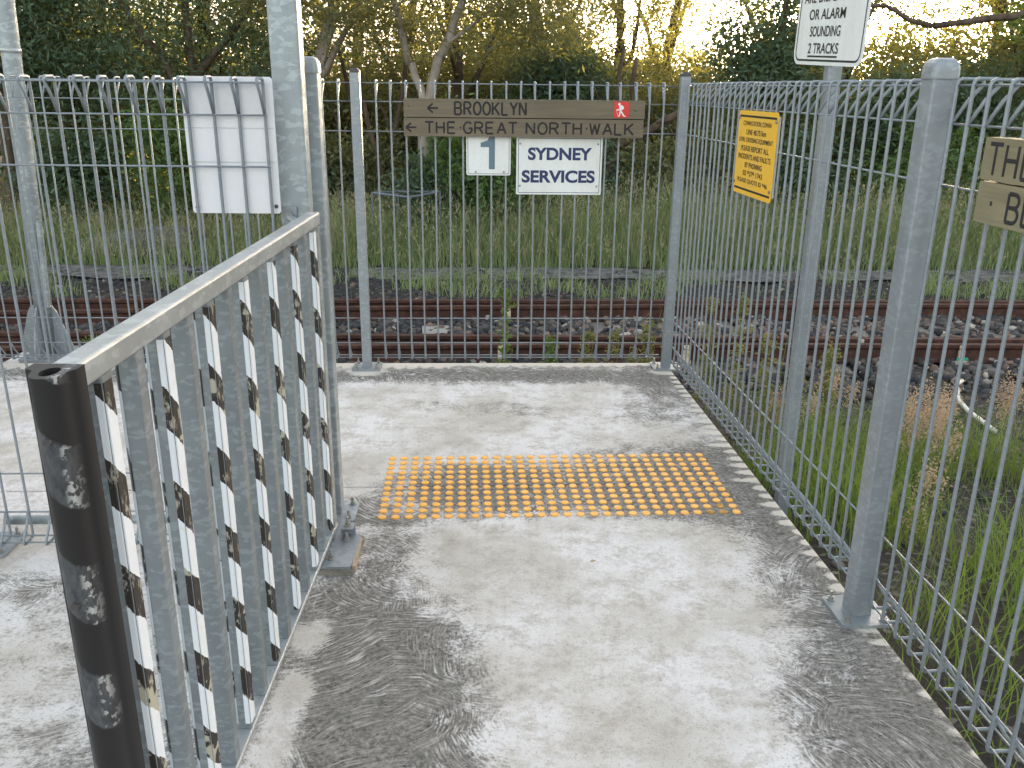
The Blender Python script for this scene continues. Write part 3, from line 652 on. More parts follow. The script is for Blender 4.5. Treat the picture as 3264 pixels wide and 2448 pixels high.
def routed(parent, text, x0, z0, wd, h, y, r=.0055, widths=None):
    """carved letters filling width wd, on the -y face of a board"""
    adv = {'W': 1.5, ' ': .75, '.': .55, '<': 1.3, 'L': 1.15}
    tot = sum(adv.get(c, 1.32) for c in text) - .32; s = wd / tot; x = x0
    for ch in text:
        mb = MB()
        for pl in STROKES[ch]:
            run = [pl[0]]
            for k_ in range(1, len(pl)):
                run.append(pl[k_])
                if k_ < len(pl) - 1:
                    a_ = math.atan2(pl[k_][1] - pl[k_ - 1][1], pl[k_][0] - pl[k_ - 1][0]); b_ = math.atan2(pl[k_ + 1][1] - pl[k_][1], pl[k_ + 1][0] - pl[k_][0])
                    if abs((b_ - a_ + math.pi) % (2 * math.pi) - math.pi) < .75: continue
                mb.tube([(x + px * s * .98, 0, z0 + pz * h) for px, pz in run], r, 8); run = [pl[k_]]
        if mb.v:
            mb.v = [(a, y - .0003 + b * .16, c) for a, b, c in mb.v]; mb.obj('letter' if ch not in '<.' else {'<': 'arrow', '.': 'dot'}[ch], M['groove'], parent)
        x += s * adv.get(ch, 1.32)
def text_mesh(parent, txt, x0, z0, wd, h, y, mat, bold=0.0, name='lettering'):
    cu = bpy.data.curves.new('t', 'FONT'); cu.body = txt; cu.size = 1; cu.offset = bold; cu.extrude = 0.0
    o = bpy.data.objects.new('t', cu); COL.objects.link(o)
    dg = bpy.context.evaluated_depsgraph_get(); dg.update(); me = bpy.data.meshes.new_from_object(o.evaluated_get(dg)); bpy.data.objects.remove(o); bpy.data.curves.remove(cu)
    me.name = name; co = np.empty(len(me.vertices) * 3, np.float32); me.vertices.foreach_get('co', co); co = co.reshape(-1, 3)
    mn, mx = co.min(0), co.max(0); q = np.empty_like(co)
    q[:, 0] = x0 + (co[:, 0] - mn[0]) / (mx[0] - mn[0]) * wd; q[:, 2] = z0 + (co[:, 1] - mn[1]) / (mx[1] - mn[1]) * h; q[:, 1] = y
    me.vertices.foreach_set('co', q.ravel()); me.materials.clear(); me.materials.append(mat); me.update()
    return link(name, me, parent)
def border(parent, w, h, r, t, y, mat, x0=0., z0=0.):
    a = rrect(w, h, r, 4, x0, z0); b = rrect(w - 2 * t, h - 2 * t, max(r - t, .002), 4, x0, z0); n = len(a)
    MB().add([(x, y, z) for x, z in a] + [(x, y, z) for x, z in b], [(i, (i + 1) % n, (i + 1) % n + n, i + n) for i in range(n)]).obj('border_line', mat, parent)

# timber sign on the front fence (local x along the fence, -y to the viewer)
def ff(x, off=0.0): return (x, fy(x) - off)
sg = thing('timber_sign', 'brown timber walking track sign of two boards lettered BROOKLYN and THE GREAT NORTH WALK', 'sign', (*ff(.047, .012), 1.285), aF)
MB().box((0, -.010, .0935), (1.24, .012, .02)).obj('gap_shade_strip', M['groove'], sg)  # dark strip added behind the boards, standing in for shade in their gap
b2 = MB().prism(rrect(1.256, .0915, .004, 2, 0, .0458), -.036, 0, 'y').obj('board', M['wood'], sg)
b1 = MB().prism(rrect(1.258, .0915, .004, 2, .002, .1418), -.036, 0, 'y').obj('board', M['wood'], sg)
routed(b1, '<', -.503, .118, .055, .046, -.036, .0046)
routed(b1, 'BROOKLYN', -.362, .110, .374, .062, -.036, .0052)
routed(b2, '<', -.617, .022, .054, .044, -.036, .0046)
routed(b2, 'THE.GREAT', -.517, .016, .480, .056, -.036, .0048)
routed(b2, 'NORTH.WALK', .012, .016, .566, .056, -.036, .0048)
em = MB().prism(rrect(.080, .080, .009, 3, .508, .142), -.0385, -.0362, 'y').obj('hiker_plate', M['red'], sg)
hk = MB(); Y0, Y1 = -.0397, -.0387
def hp(pts): hk.prism([(.508 + (x - .5) * .078, .142 + (z - .5) * .078) for x, z in pts][::-1], Y0, Y1, 'y')
hp(disc(.34, .85, .085, 12)); hp([(.33, .74), (.42, .79), (.54, .78), (.62, .70), (.66, .60), (.62, .52), (.52, .50), (.48, .42), (.38, .42), (.36, .60)])
hp([(.35, .70), (.38, .60), (.28, .52), (.15, .53), (.15, .47), (.30, .44), (.40, .52)][::-1])
hp([(.38, .41), (.52, .41), (.72, .12), (.80, .10), (.80, .06), (.66, .06), (.44, .34)][::-1]); hp([(.37, .40), (.46, .38), (.42, .22), (.40, .09), (.28, .03), (.28, .08), (.33, .11), (.35, .25)][::-1])
hp([(.15, .50), (.17, .50), (.27, .10), (.25, .10)][::-1])
hk.obj('hiker_figure', M['whitefig'], em)
for x, z in ((-.60, .15), (.585, .135), (.575, .14)): MB().prism(disc(x, z, .0032, 8), -.0372, -.0362, 'y').obj('nail', M['groove'], sg)
# platform number sign
n1 = thing('number_sign', 'small white sign numbered 1 hanging below the timber sign', 'sign', (*ff(-.139, .010), 1.084), aF)
MB().prism(rrect(.236, .216, .010, 3, 0, .108), -.003, 0, 'y').obj('plate', M['white'], n1)
border(n1, .222, .203, .008, .0028, -.0036, M['grey_num'], 0, .108)
MB().prism([(.002, .032), (.034, .032), (.034, .212), (.010, .212), (-.006, .180), (-.042, .168), (-.042, .146), (.002, .146)], -.0042, -.0034, 'y').obj('numeral', M['grey_num'], n1)
for x in (-.068, .082): MB().prism(disc(x, .018, .0065, 10), -.007, -.0031, 'y').obj('screw', M['steel'], n1)
# SYDNEY SERVICES
s2 = thing('destination_sign', 'white sign lettered SYDNEY SERVICES in navy below the timber sign', 'sign', (*ff(.239, .010), .985), aF)
MB().prism(rrect(.459, .303, .006, 2, 0, .1515), -.003, 0, 'y').obj('plate', M['white'], s2)
border(s2, .440, .285, .004, .0028, -.0036, M['navy'], 0, .1515)
text_mesh(s2, 'SYDNEY', -.168, .180, .342, .066, -.0042, M['navy'], .036); text_mesh(s2, 'SERVICES', -.200, .062, .394, .066, -.0042, M['navy'], .036)
for x in (-.210, .205):
    for z in (.045, .265): MB().prism(disc(x, z, .006, 10), -.0065, -.0031, 'y').obj('screw', M['steel'], s2)
# yellow notice on the right fence: local x runs towards the camera, -y faces the path
ys_ = thing('notice_sign', 'yellow enamel level crossing fault notice wired to the right fence', 'sign', (fx(3.645) - .022, 3.645, 1.118), aR)
MB().prism(rrect(.455, .334, .014, 3, 0, .167), -.003, 0, 'y').obj('plate', M['yellow'], ys_)
MB().box((0, .0075, .169), (.44, .008, .30)).obj('backing_plate', M['alu'], ys_)
for z in (.312, .022): MB().box((0, -.0036, z), (.430, .0008, .008)).obj('border_line', M['black'], ys_)
ln = [('COWAN STATION, COWAN', .33), ('LINE 48.751km', .23), ('LEVEL CROSSING EQUIPMENT', .40), ('PLEASE REPORT ALL', .33), ('INCIDENTS AND FAULTS', .385), ('BY PHONING', .205), ('02 9379 1743', .235), ('PLEASE QUOTE ID 946', .36)]
for i, (tx, wd) in enumerate(ln): text_mesh(ys_, tx, -wd / 2, .273 - i * .0325, wd, .021, -.0040, M['black'], .01)
for x, z in ((-.218, .305), (.218, .30), (-.218, .045), (.215, .042)): MB().prism(disc(x, z, .007, 10), -.008, -.0031, 'y').obj('screw', M['steel'], ys_)
# warning sign on its own pole outside the fence
wsn = thing('warning_sign', 'white railway warning sign ending 2 TRACKS on a galvanised pole outside the right fence', 'sign', (1.152, 3.39, -.40))
MB().prism(rrect(.052, .052, .008, 2), 0, 2.9).obj('pole', M['post'], wsn, rz=aR)
pl = MB().prism(rrect(.575, .90, .045, 5, 0, .45), -.003, 0, 'y').obj('plate', M['white'], wsn, loc=(-.032, 0, 2.018)); pl.rotation_euler = (0, R(2.4), aR + R(1.5))
border(pl, .545, .875, .035, .007, -.0036, M['black'], 0, .45)
for tx, z, wd in (('2 TRACKS', .040, .255), ('SOUNDING', .098, .255), ('OR ALARM', .156, .30), ('ARE DISPLAYED', .214, .42)): text_mesh(pl, tx, -wd / 2 - .03, z, wd, .036, -.0042, M['black'], .012)
MB().box((-.03, -.0040, .030), (.25, .0006, .006)).obj('underline', M['black'], pl)
# second timber sign on the right fence, running out of frame
sr = thing('timber_sign', 'khaki timber sign of two thick boards on the right fence at the picture edge', 'sign', (fx(2.047) - .008, 2.047, 1.250), aR)
c1 = MB().prism(rrect(1.25, .0915, .006, 3, .625, .1405), -.045, 0, 'y').obj('board', M['woodr'], sr)
c2 = MB().prism(rrect(1.25, .0905, .006, 3, .625, .0455), -.043, 0, 'y').obj('board', M['woodr'], sr)
for tx, x0, wd in (('THE', .022, .172), ('GREAT', .245, .296), ('NORTH', .585, .296), ('WALK', .925, .245)): routed(c1, tx, x0, .107, wd, .066, -.045, .0046)
routed(c2, '.', .050, .020, .010, .05, -.043, .005); routed(c2, 'BE', .118, .014, .098, .060, -.043, .0046)

# ------------------------------------------------------------------ tactile studs
tact = thing('tactile_paving', 'grid of round yellow tactile studs set in the concrete path', 'tactile paving', (-.481, 2.9548, 0), .059)
sm = MB(); n = 16
lv = [(.0166, -.001), (.0160, .003), (.0140, .0050)]; P = [(r_ * math.cos(2 * math.pi * i / n), r_ * math.sin(2 * math.pi * i / n), z) for r_, z in lv for i in range(n)]
sm.add(P, [(k * n + i, k * n + (i + 1) % n, (k + 1) * n + (i + 1) % n, (k + 1) * n + i) for k in range(2) for i in range(n)] + [tuple(range(2 * n, 3 * n))])
stud_me = sm.mesh('tactile_stud', M['stud']); worn_me = sm.mesh('tactile_stud', M['studworn'])
rest = MB(); cnt = 0
for j in range(12):
    for i in range(28):
        x, y = i * .0499 + random.uniform(-.0008, .0008), j * .0499 + random.uniform(-.0008, .0008)
        if cnt < 300: link('tactile_stud', worn_me if (j == 0 and i in (25, 26)) or (j == 1 and i == 26) else stud_me, tact, (x, y, 0)); cnt += 1
        else: rest.add([(a + x, b + y, c) for a, b, c in sm.v], sm.f)
tag(rest.obj('tactile_stud_row', M['stud'], tact), kind='stuff')

# ------------------------------------------------------------------ odds and ends
ro = thing('sandstone_block', 'pale slabs of old stone lying in the tall grass at left', 'rock', (-5.6, 12.2, -.75))
def slab_rock(name, pts, z0, z1):
    MB().prism(pts, z0, z1).obj(name, M['rock'], ro)
mbk = MB(); mbk.add([(-.55, -.15, 0), (.55, -.2, .05), (.62, .4, .05), (-.45, .45, 0), (-.42, -.02, .22), (.42, .0, .36), (.46, .35, .36), (-.3, .38, .26)], [(3, 2, 1, 0), (4, 5, 6, 7), (0, 1, 5, 4), (1, 2, 6, 5), (2, 3, 7, 6), (3, 0, 4, 7)]); mbk.obj('slab_stone', M['rock'], ro)
mbk = MB(); mbk.add([(.5, -.1, 0), (1.15, .0, 0), (1.2, .5, 0), (.55, .5, 0), (.45, -.05, .33), (1.0, .05, .38), (1.1, .45, .36), (.5, .42, .36)], [(3, 2, 1, 0), (4, 5, 6, 7), (0, 1, 5, 4), (1, 2, 6, 5), (2, 3, 7, 6), (3, 0, 4, 7)]); mbk.obj('slab_stone', M['rock'], ro)
fr_ = thing('pipe_frame', 'dark steel pipe frame standing in the tall grass under the gum tree', 'frame', (-1.55, 12.5, -.8))
mb = MB(); q = [(-.42, -.1), (-.12, .35), (.50, .15), (.12, -.3)]
for i in range(4): mb.tube([(*q[i], .93 - .03 * (i % 2)), (*q[(i + 1) % 4], .93 - .03 * ((i + 1) % 2))], .017, 6)
mb.obj('top_rail', M['bluesteel'], fr_)
for x, y in q: MB().tube([(x, y, 0), (x, y, .93)], .015, 6).obj('leg', M['bluesteel'], fr_)
pz = lambda x, y, h: (x, y, float(gz(x, y)) + h)
pp = tag(MB().tube([pz(3.50, 6.50, .20), pz(3.42, 6.42, .19), pz(3.38, 6.28, .10), pz(3.33, 6.02, .06), pz(3.27, 5.7, .04), pz(3.22, 5.45, .03)], .016, 8).obj('plastic_pipe', M['pvc'], smooth=True), 'bent white plastic pipe lying in the weeds beyond the right fence', 'pipe')
kb = MB().prism(rrect(.5, .30, .05, 3), -.3, -.05); kb = tag(kb.obj('concrete_block', M['concrete'], loc=(1.52, 1.42, 0), rz=.25), 'rounded concrete block in the soil at the bottom right corner', 'block')
lf = MB().add([(0, 0, .004), (.012, .004, .009), (.026, 0, .005), (.012, -.005, .003)], [(0, 1, 2), (0, 2, 3)])
for i, (x, y) in enumerate(((.27, 2.64), (-.06, 2.12))):
    o = tag(lf.obj('fallen_leaf', M['mortar'], loc=(x, y, .001), rz=i * 2.1 + .3), ['tiny orange fallen leaf on the pale concrete below the studs', 'tiny dry fallen leaf on the pale concrete near the gate stain'][i], 'leaf')

# ------------------------------------------------------------------ vegetation
def leaves(n_cl, shape, per, csig, ll, lw, r, droop=.35, flat=1.0):
    """diamond leaves clustered at points given by shape(n, r) -> (n,3)"""
    C = shape(n_cl, r); n = n_cl * per
    cs = csig * (0.55 + .9 * r.random((n_cl, 1)))
    Cc = np.repeat(C, per, 0) + r.normal(size=(n, 3)) * np.repeat(cs, per, 0) * np.array([1, 1, .75])
    d = r.normal(size=(n, 3)); d[:, 2] = d[:, 2] * .7 - droop; d /= np.linalg.norm(d, axis=1, keepdims=True)
    u = np.cross(d, r.normal(size=(n, 3))); u /= np.linalg.norm(u, axis=1, keepdims=True)
    L = ll * (0.6 + .8 * r.random((n, 1))); Wd = lw * (0.6 + .8 * r.random((n, 1)))
    V = np.stack([Cc - d * L / 2, Cc + u * Wd / 2 - d * L * .05, Cc + d * L / 2, Cc - u * Wd / 2 - d * L * .05], 1).reshape(-1, 3)
    return V, np.arange(n * 4).reshape(-1, 4)
def ell(cx, cy, cz, rx, ry, rz, hollow=.35):
    def f(n, r):
        d = r.normal(size=(n, 3)); d /= np.linalg.norm(d, axis=1, keepdims=True)
        q = (hollow + (1 - hollow) * r.random((n, 1))) ** .6
        return d * q * np.array([rx, ry, rz]) + np.array([cx, cy, cz])
    return f
def multi(*fs):
    def f(n, r):
        k = [int(n * w_) for _, w_ in fs]; k[-1] += n - sum(k)
        return np.concatenate([g_(m_, r) for (g_, _), m_ in zip(fs, k)])
    return f
def limb(p0, p1, r0, r1, r, bend=.12, n=7):
    p0 = np.array(p0, float); p1 = np.array(p1, float); ts = np.linspace(0, 1, n); L = np.linalg.norm(p1 - p0)
    off = np.cumsum(r.normal(size=(n, 3)) * bend * L / n, 0); off -= ts[:, None] * off[-1]
    P = p0 + (p1 - p0) * ts[:, None] + off
    return [tuple(p) for p in P], [r0 + (r1 - r0) * t_ for t_ in ts]
def trunk_mesh(limbs, mat, r, seg=8):
    mb = MB()
    for p0, p1, r0, r1 in limbs:
        P, rs = limb(p0, p1, r0, r1, r); mb.tube(P, rs, seg)
    return mb.mesh('trunk', mat, True)
r = np.random.default_rng(21)
# back-belt trees (tall and dense / low scrub) and shared crowns
def crown_mesh(name, mat, *a, **k):
    V_, F_ = leaves(*a, **k); return np_mesh(name, V_, F_, mat)
tall_cr = [crown_mesh('crown', M['leaf_dark'], 330, multi((ell(0, 0, 2.2, 1.7, 1.3, 2.6, .2), .55), (ell(0, 0, 5.6, 1.9, 1.6, 2.6), .45)), 46, .24, .16, .042, np.random.default_rng(s)) for s in (31, 32)]
gold_cr = [crown_mesh('crown', M['leaf_gum'], 330, multi((ell(0, 0, 2.0, 1.7, 1.2, 1.9, .1), .5), (ell(.2, 0, 4.8, 1.9, 1.4, 2.0), .5)), 44, .23, .16, .038, np.random.default_rng(s)) for s in (33, 34)]
low_cr = [crown_mesh('crown', M['leaf_gum'], 330, ell(0, 0, 1.25, 1.6, 1.1, 1.45, .05), 52, .20, .105, .036, np.random.default_rng(s)) for s in (35, 36)]
open_cr = [crown_mesh('crown', M['leaf_gum'], 150, multi((ell(0, 0, 3.9, 2.3, 1.5, 1.2, .1), .6), (ell(0, 0, 6.2, 2.2, 1.6, 1.6), .4)), 64, .18, .10, .028, np.random.default_rng(s)) for s in (37, 38, 39)]
low_tr = trunk_mesh([((0, 0, -.1), (.1, 0, 1.2), .06, .03), ((0, 0, .2), (-.5, .1, 1.4), .04, .015), ((0, 0, .3), (.6, .1, 1.5), .04, .015)], M['bark'], r, 6)
tall_tr = trunk_mesh([((0, 0, -.1), (.15, 0, 3.2), .13, .09), ((.15, 0, 3.2), (.5, .1, 7), .09, .03), ((.1, 0, 2.2), (-1.1, 0, 4.6), .06, .02), ((.12, 0, 2.8), (1.2, 0, 5.2), .06, .02), ((.0, 0, .9), (.9, .1, 2.6), .04, .015)], M['bark'], r, 8)
def landmark(x, y):
    q = x / y
    for lim, tx in ((-.50, 'the round pole at far left'), (-.36, 'the left fence'), (-.24, 'the blank white sign'), (-.19, 'the tall square pole'), (-.11, 'the left fence post'), (0.0, 'the BROOKLYN lettering'), (.14, 'the right half of the timber sign'), (.22, 'the corner post'), (.31, 'the yellow notice'), (.39, 'the white warning sign'), (.47, 'the domed fence post')):
        if q < lim: return tx
    return 'the khaki timber sign at the right'
def plant(name, cr, tr, x, y, s, rz, label, cat, group=None, sz=None):
    label = label.replace('@', landmark(x, y))
    t_ = thing(name, label, cat, (x, y, float(gz(x, y))), rz, group); t_.scale = (s, s, sz or s)
    link('crown', cr, t_); link('trunk', tr, t_); return t_
BL = 'dense dark tree in the shaded belt far behind @'; BG = 'dark trees of the left belt'
for i, (x, y, s) in enumerate(((-13.5, 19, 1.2), (-11.3, 17.2, 1.05), (-9.0, 18.6, 1.15), (-7.6, 16.0, 1.0), (-5.9, 17.8, 1.1), (-15.5, 21, 1.3))):
    plant('dense_tree', tall_cr[i % 2], tall_tr, x, y, s, i * 1.3, BL, 'tree', BG)
GL2 = 'low backlit scrub tree far behind @'; GG = 'backlit scrub behind the grass'
for i, (x, y, s) in enumerate(((-8.2, 21.5, 1.4), (-5.6, 22.5, 1.35), (-3.4, 20.8, 1.15), (-1.2, 22.0, 1.45), (.7, 20.5, 1.3), (2.5, 21.8, 1.2), (4.5, 20.6, 1.15), (6.4, 22.0, 1.25), (8.4, 21.0, 1.28), (10.4, 22.2, 1.55), (12.8, 21.5, 1.6), (15.5, 23, 1.9), (0.0, 25, 1.6), (3.9, 25.5, 1.35), (7.7, 26, 1.4), (-11, 24, 1.6), (-2.2, 17.6, 1.05), (-.2, 18.2, 1.2), (1.7, 17.4, 1.05), (3.4, 18.4, 1.0), (5.6, 17.6, .95), (7.9, 18.2, 1.0), (10.2, 18.8, 1.1), (-4.0, 18.0, 1.1))):
    plant('scrub_tree', low_cr[i % 2], low_tr, x, y, s, i * 2.1, GL2, 'tree', GG)
OL = 'open-crowned gum tree against bright sky behind @'; OG = 'open gum trees against the sky'
for i, (x, y, s) in enumerate(((-2.3, 18.5, 1.0), (.6, 17.6, .95), (2.2, 19.2, 1.0), (5.2, 18.2, .95), (7.0, 19.8, 1.0), (9.6, 18.6, 1.05), (3.6, 23, 1.1), (11.8, 20.5, 1.2), (-.9, 16.8, .9), (-3.6, 21.5, 1.1))):
    plant('gum_tree', open_cr[i % 3], tall_tr, x, y, s, i * 1.9 + .4, OL, 'tree', OG)
for i, (x, y, s) in enumerate(((9.3, 16.6, .9), (12.6, 18, 1.1))):
    plant('golden_tree', gold_cr[i % 2], tall_tr, x, y, s, i * 2.2, ['golden leafy tree at the right edge beside the sun', 'golden leafy tree behind the one at the right edge'][i], 'tree')
# individual trees
def custom(name, label, cat, loc, crown, ctr_mat, limbs, bark, seg=9):
    t_ = thing(name, label, cat, loc)
    if crown is not None: link('crown', crown, t_)
    link('trunk', trunk_mesh(limbs, bark, r, seg), t_); return t_
gum = crown_mesh('crown', M['leaf_gum'], 300, multi((ell(-.9, .2, 3.5, 1.2, .9, .8, .1), .33), (ell(1.2, .2, 3.5, 1.4, .9, .9, .1), .37), (ell(.2, 0, 6.0, 2.0, 1.5, 1.6), .3)), 48, .2, .12, .028, np.random.default_rng(41))
custom('forked_gum_tree', 'pale forked gum tree rising behind the left end of the timber sign', 'tree', (-1.30, 13.4, -.8), gum, None,
       [((0, 0, -.1), (.02, 0, 2.15), .115, .095), ((.0, 0, 2.05), (-.20, .05, 2.65), .062, .055), ((-.20, .05, 2.63), (-.50, .1, 3.7), .055, .045), ((-.50, .1, 3.68), (-.75, .2, 5.4), .045, .02), ((.02, 0, 2.05), (.20, 0, 2.75), .075, .068), ((.20, 0, 2.73), (.55, .05, 3.5), .068, .056), ((.55, .05, 3.48), (1.15, .1, 5.4), .056, .02), ((.30, 0, 2.9), (1.2, .2, 3.6), .03, .012)], M['pale'])
shrub_later = True
custom('leaning_gum_tree', 'pale slanting gum trunk just right of the tall pole', 'tree', (-3.15, 13.8, -.8),
       crown_mesh('crown', M['leaf_gum'], 120, multi((ell(.6, .2, 5.2, 1.6, 1.0, 1.3, .1), .7), (ell(-.4, 0, 3.6, .7, .6, .5, .1), .3)), 40, .2, .13, .028, np.random.default_rng(43)), None,
       [((0, 0, -.1), (.2, 0, 2.6), .13, .10), ((.2, 0, 2.58), (.62, .05, 4.2), .10, .06), ((.22, 0, 2.4), (.9, .1, 3.6), .06, .03), ((.1, 0, 1.6), (.5, 0, 3.2), .05, .03), ((.5, 0, 3.2), (.75, 0, 4.8), .05, .02)], M['pale'])
dk = crown_mesh('crown', M['leaf_dark'], 430, multi((ell(-1.5, 0, 3.2, 1.7, .9, 1.5, .1), .35), (ell(1.1, .2, 3.4, 1.7, .9, 1.5, .1), .35), (ell(0, 0, 5.2, 2.6, 1.4, 1.8, .1), .3)), 52, .24, .11, .030, np.random.default_rng(45), droop=.6)
custom('feathery_wattle_tree', 'large dark feathery tree filling the upper left above the fence', 'tree', (-5.0, 14.6, -.8), dk, None,
       [((0, 0, -.1), (-.1, 0, 2.2), .14, .1), ((-.1, 0, 2.1), (-1.4, .1, 4.0), .07, .03), ((-.1, 0, 2.2), (1.2, .1, 4.0), .07, .03), ((-.1, 0, 2.2), (0, 0, 5.4), .08, .03), ((.9, .2, -.1), (1.3, .2, 3.0), .05, .03)], M['bark'])
dk2 = crown_mesh('crown', M['leaf_dark'], 330, multi((ell(0, 0, 3.1, 1.5, .9, 1.3, .1), .6), (ell(0, 0, 5.0, 1.5, 1.2, 1.5, .1), .4)), 52, .23, .11, .032, np.random.default_rng(46), droop=.5)
custom('feathery_wattle_tree', 'dark feathery tree at the far left edge behind the round pole', 'tree', (-8.1, 14.4, -.8), dk2, None, [((0, 0, -.1), (0, 0, 4.5), .12, .05), ((0, 0, 2), (-.9, 0, 3.8), .06, .02)], M['bark'])
dk3 = crown_mesh('crown', M['leaf_dark'], 300, multi((ell(0, 0, 2.7, 1.15, .9, 1.1, .05), .6), (ell(.3, 0, 4.6, 1.3, 1.0, 1.3, .1), .4)), 50, .21, .12, .036, np.random.default_rng(47))
custom('bushy_tree', 'dense dark green tree behind the white warning sign', 'tree', (4.15, 15.0, -.8), dk3, None, [((0, 0, -.1), (.1, 0, 4.2), .12, .04), ((.05, 0, 1.6), (-.8, 0, 3.0), .05, .02)], M['bark'])
dk4 = crown_mesh('crown', M['leaf_dark'], 240, ell(0, 0, 2.15, .95, .8, 1.0, .05), 52, .2, .12, .034, np.random.default_rng(48))
custom('bushy_tree', 'dark rounded tree behind the right half of the timber sign', 'tree', (.75, 15.8, -.8), dk4, None, [((0, 0, -.1), (.05, 0, 2.6), .09, .04)], M['bark'])
dk5 = crown_mesh('crown', M['leaf_dark'], 260, multi((ell(0, 0, 1.9, 1.5, .9, .85, .05), .7), (ell(1.3, 0, 2.2, .8, .8, .7, .05), .3)), 50, .2, .12, .036, np.random.default_rng(49))
custom('bushy_tree', 'broad dark tree behind the big domed fence post', 'tree', (6.6, 15.6, -.8), dk5, None, [((0, 0, -.1), (.05, 0, 2.4), .1, .04)], M['bark'])
custom('bare_limb_tree', 'dark crooked bare limb reaching in from the top right corner', 'tree', (9.6, 14.2, -.8), crown_mesh('crown', M['leaf_green'], 90, multi((ell(-1.2, .2, 3.3, 1.0, .6, .6, .1), .5), (ell(.3, .2, 4.4, 1.2, .9, 1.0, .1), .5)), 36, .18, .15, .05, np.random.default_rng(50)), None,
       [((0, 0, -.1), (0, 0, 3.6), .13, .10), ((0, 0, 3.35), (-1.7, 0, 3.50), .075, .06), ((-1.7, 0, 3.50), (-3.35, 0, 3.28), .06, .045), ((-3.35, 0, 3.28), (-4.1, .0, 3.55), .045, .03), ((-4.1, 0, 3.55), (-5.6, 0, 3.62), .03, .015), ((0, 0, 3.5), (.4, 0, 5.2), .09, .04)], M['bark'])
custom('fallen_limb', 'bare brown limb slanting low behind the right end of the timber sign', 'branch', (1.55, 13.9, -.8), None, None, [((0, 0, 1.45), (1.05, .1, 2.1), .075, .05), ((0, 0, 1.45), (-.5, 0, .0), .075, .09), ((.6, .05, 1.85), (1.4, .2, 2.0), .03, .015)], M['bark'])
# shrubs in front
def shrub(label, x, y, rx, rz, seed, mat='leaf_green', n=130, ll=.10, lw=.04, stems=3):
    cr = crown_mesh('crown', M[mat], n, ell(0, 0, rz * .95, rx, rx * .7, rz * .85, .05), 46, .15, ll, lw, np.random.default_rng(seed))
    custom('shrub', label, 'shrub', (x, y, float(gz(x, y))), cr, None, [((0, 0, -.05), (random.uniform(-rx, rx) * .6, random.uniform(-.2, .2), rz * 1.3), .03, .01) for _ in range(stems)], M['bark'], 6)
shrub('bright green leafy shrub behind the number 1 sign', -.45, 13.2, .8, 1.15, 61)
shrub('dark leafy shrub at the foot of the forked gum', -1.25, 13.1, .5, .75, 70, 'leaf_dark', 70)
shrub('mid green shrub behind the SYDNEY SERVICES sign', .95, 13.9, .8, 1.0, 62, 'leaf_dark')
shrub('bright green leafy shrub left of the blank white sign', -4.9, 13.6, .95, 1.15, 63)
shrub('dark green shrub beside the round pole at far left', -6.7, 13.8, .9, 1.0, 64, 'leaf_dark')
shrub('dark shrub behind the blank white sign', -3.5, 14.0, .75, .9, 65, 'leaf_dark', 100)
shrub('olive shrub at the foot of the leaning gum', -2.5, 14.3, .8, 1.0, 71, 'leaf_gum', 110)
shrub('olive shrub behind the corner post', 2.0, 14.0, .75, .95, 72, 'leaf_gum', 100)
shrub('olive shrub behind the yellow notice', 2.9, 14.2, 1.0, 1.05, 66, 'leaf_gum')
shrub('dark green shrub behind the galvanised sign pole', 4.5, 14.0, .95, 1.0, 67, 'leaf_dark')
shrub('olive green shrub right of the big domed post', 6.4, 14.1, 1.0, 1.1, 68, 'leaf_green', 110)
shrub('dark green shrub behind the khaki timber sign', 8.2, 14.2, 1.0, 1.1, 69, 'leaf_dark')
for i, (x, y, h, lean) in enumerate(((-2.2, 14.6, 2.9, .5), (-1.95, 14.2, 2.6, -.45), (-3.9, 15, 3.2, .2), (2.2, 14.8, 2.8, -.3), (1.5, 15.2, 3.0, .25), (-2.7, 15.2, 3.0, -.2))):
    t_ = thing('sapling', 'thin brown bare trunk ' + ['leaning right', 'leaning left', 'upright', 'leaning slightly left', 'leaning slightly right', 'nearly upright'][i] + ' behind ' + landmark(x, y), 'tree', (x, y, -.8), 0, 'thin bare trunks in the undergrowth')
    link('trunk', trunk_mesh([((0, 0, -.05), (lean, 0, h), .06, .03), ((lean * .5, 0, h * .5), (lean * .5 - .4, 0, h * .85), .025, .01)], M['bark'], r, 7), t_)

# grass
def blades(P, h, wd, r, lean=.35, seg=3):
    n = len(P); a = r.random(n) * 6.283; hh = h * (0.55 + .65 * r.random(n)); ln_ = lean * (0.2 + 1.1 * r.random(n)) * hh
    dx, dy = np.cos(a), np.sin(a); b = r.random(n) * 6.283; wx, wy = np.cos(b) * wd / 2, np.sin(b) * wd / 2
    Vs = []
    for k in range(seg + 1):
        t_ = k / seg; w_ = (1 - t_ * .92)
        cx = P[:, 0] + dx * ln_ * t_ ** 2; cy = P[:, 1] + dy * ln_ * t_ ** 2; cz = P[:, 2] + hh * (t_ - .18 * lean * t_ ** 2)
        Vs += [np.stack([cx - wx * w_, cy - wy * w_, cz], -1), np.stack([cx + wx * w_, cy + wy * w_, cz], -1)]
    V_ = np.stack(Vs, 1); base = (np.arange(n) * (2 * (seg + 1)))[:, None, None]
    q = np.array([(2 * k, 2 * k + 1, 2 * k + 3, 2 * k + 2) for k in range(seg)])[None]
    tips = np.stack([P[:, 0] + dx * ln_, P[:, 1] + dy * ln_, P[:, 2] + hh * (1 - .18 * lean)], -1)
    return V_.reshape(-1, 3), (q + base).reshape(-1, 4), tips
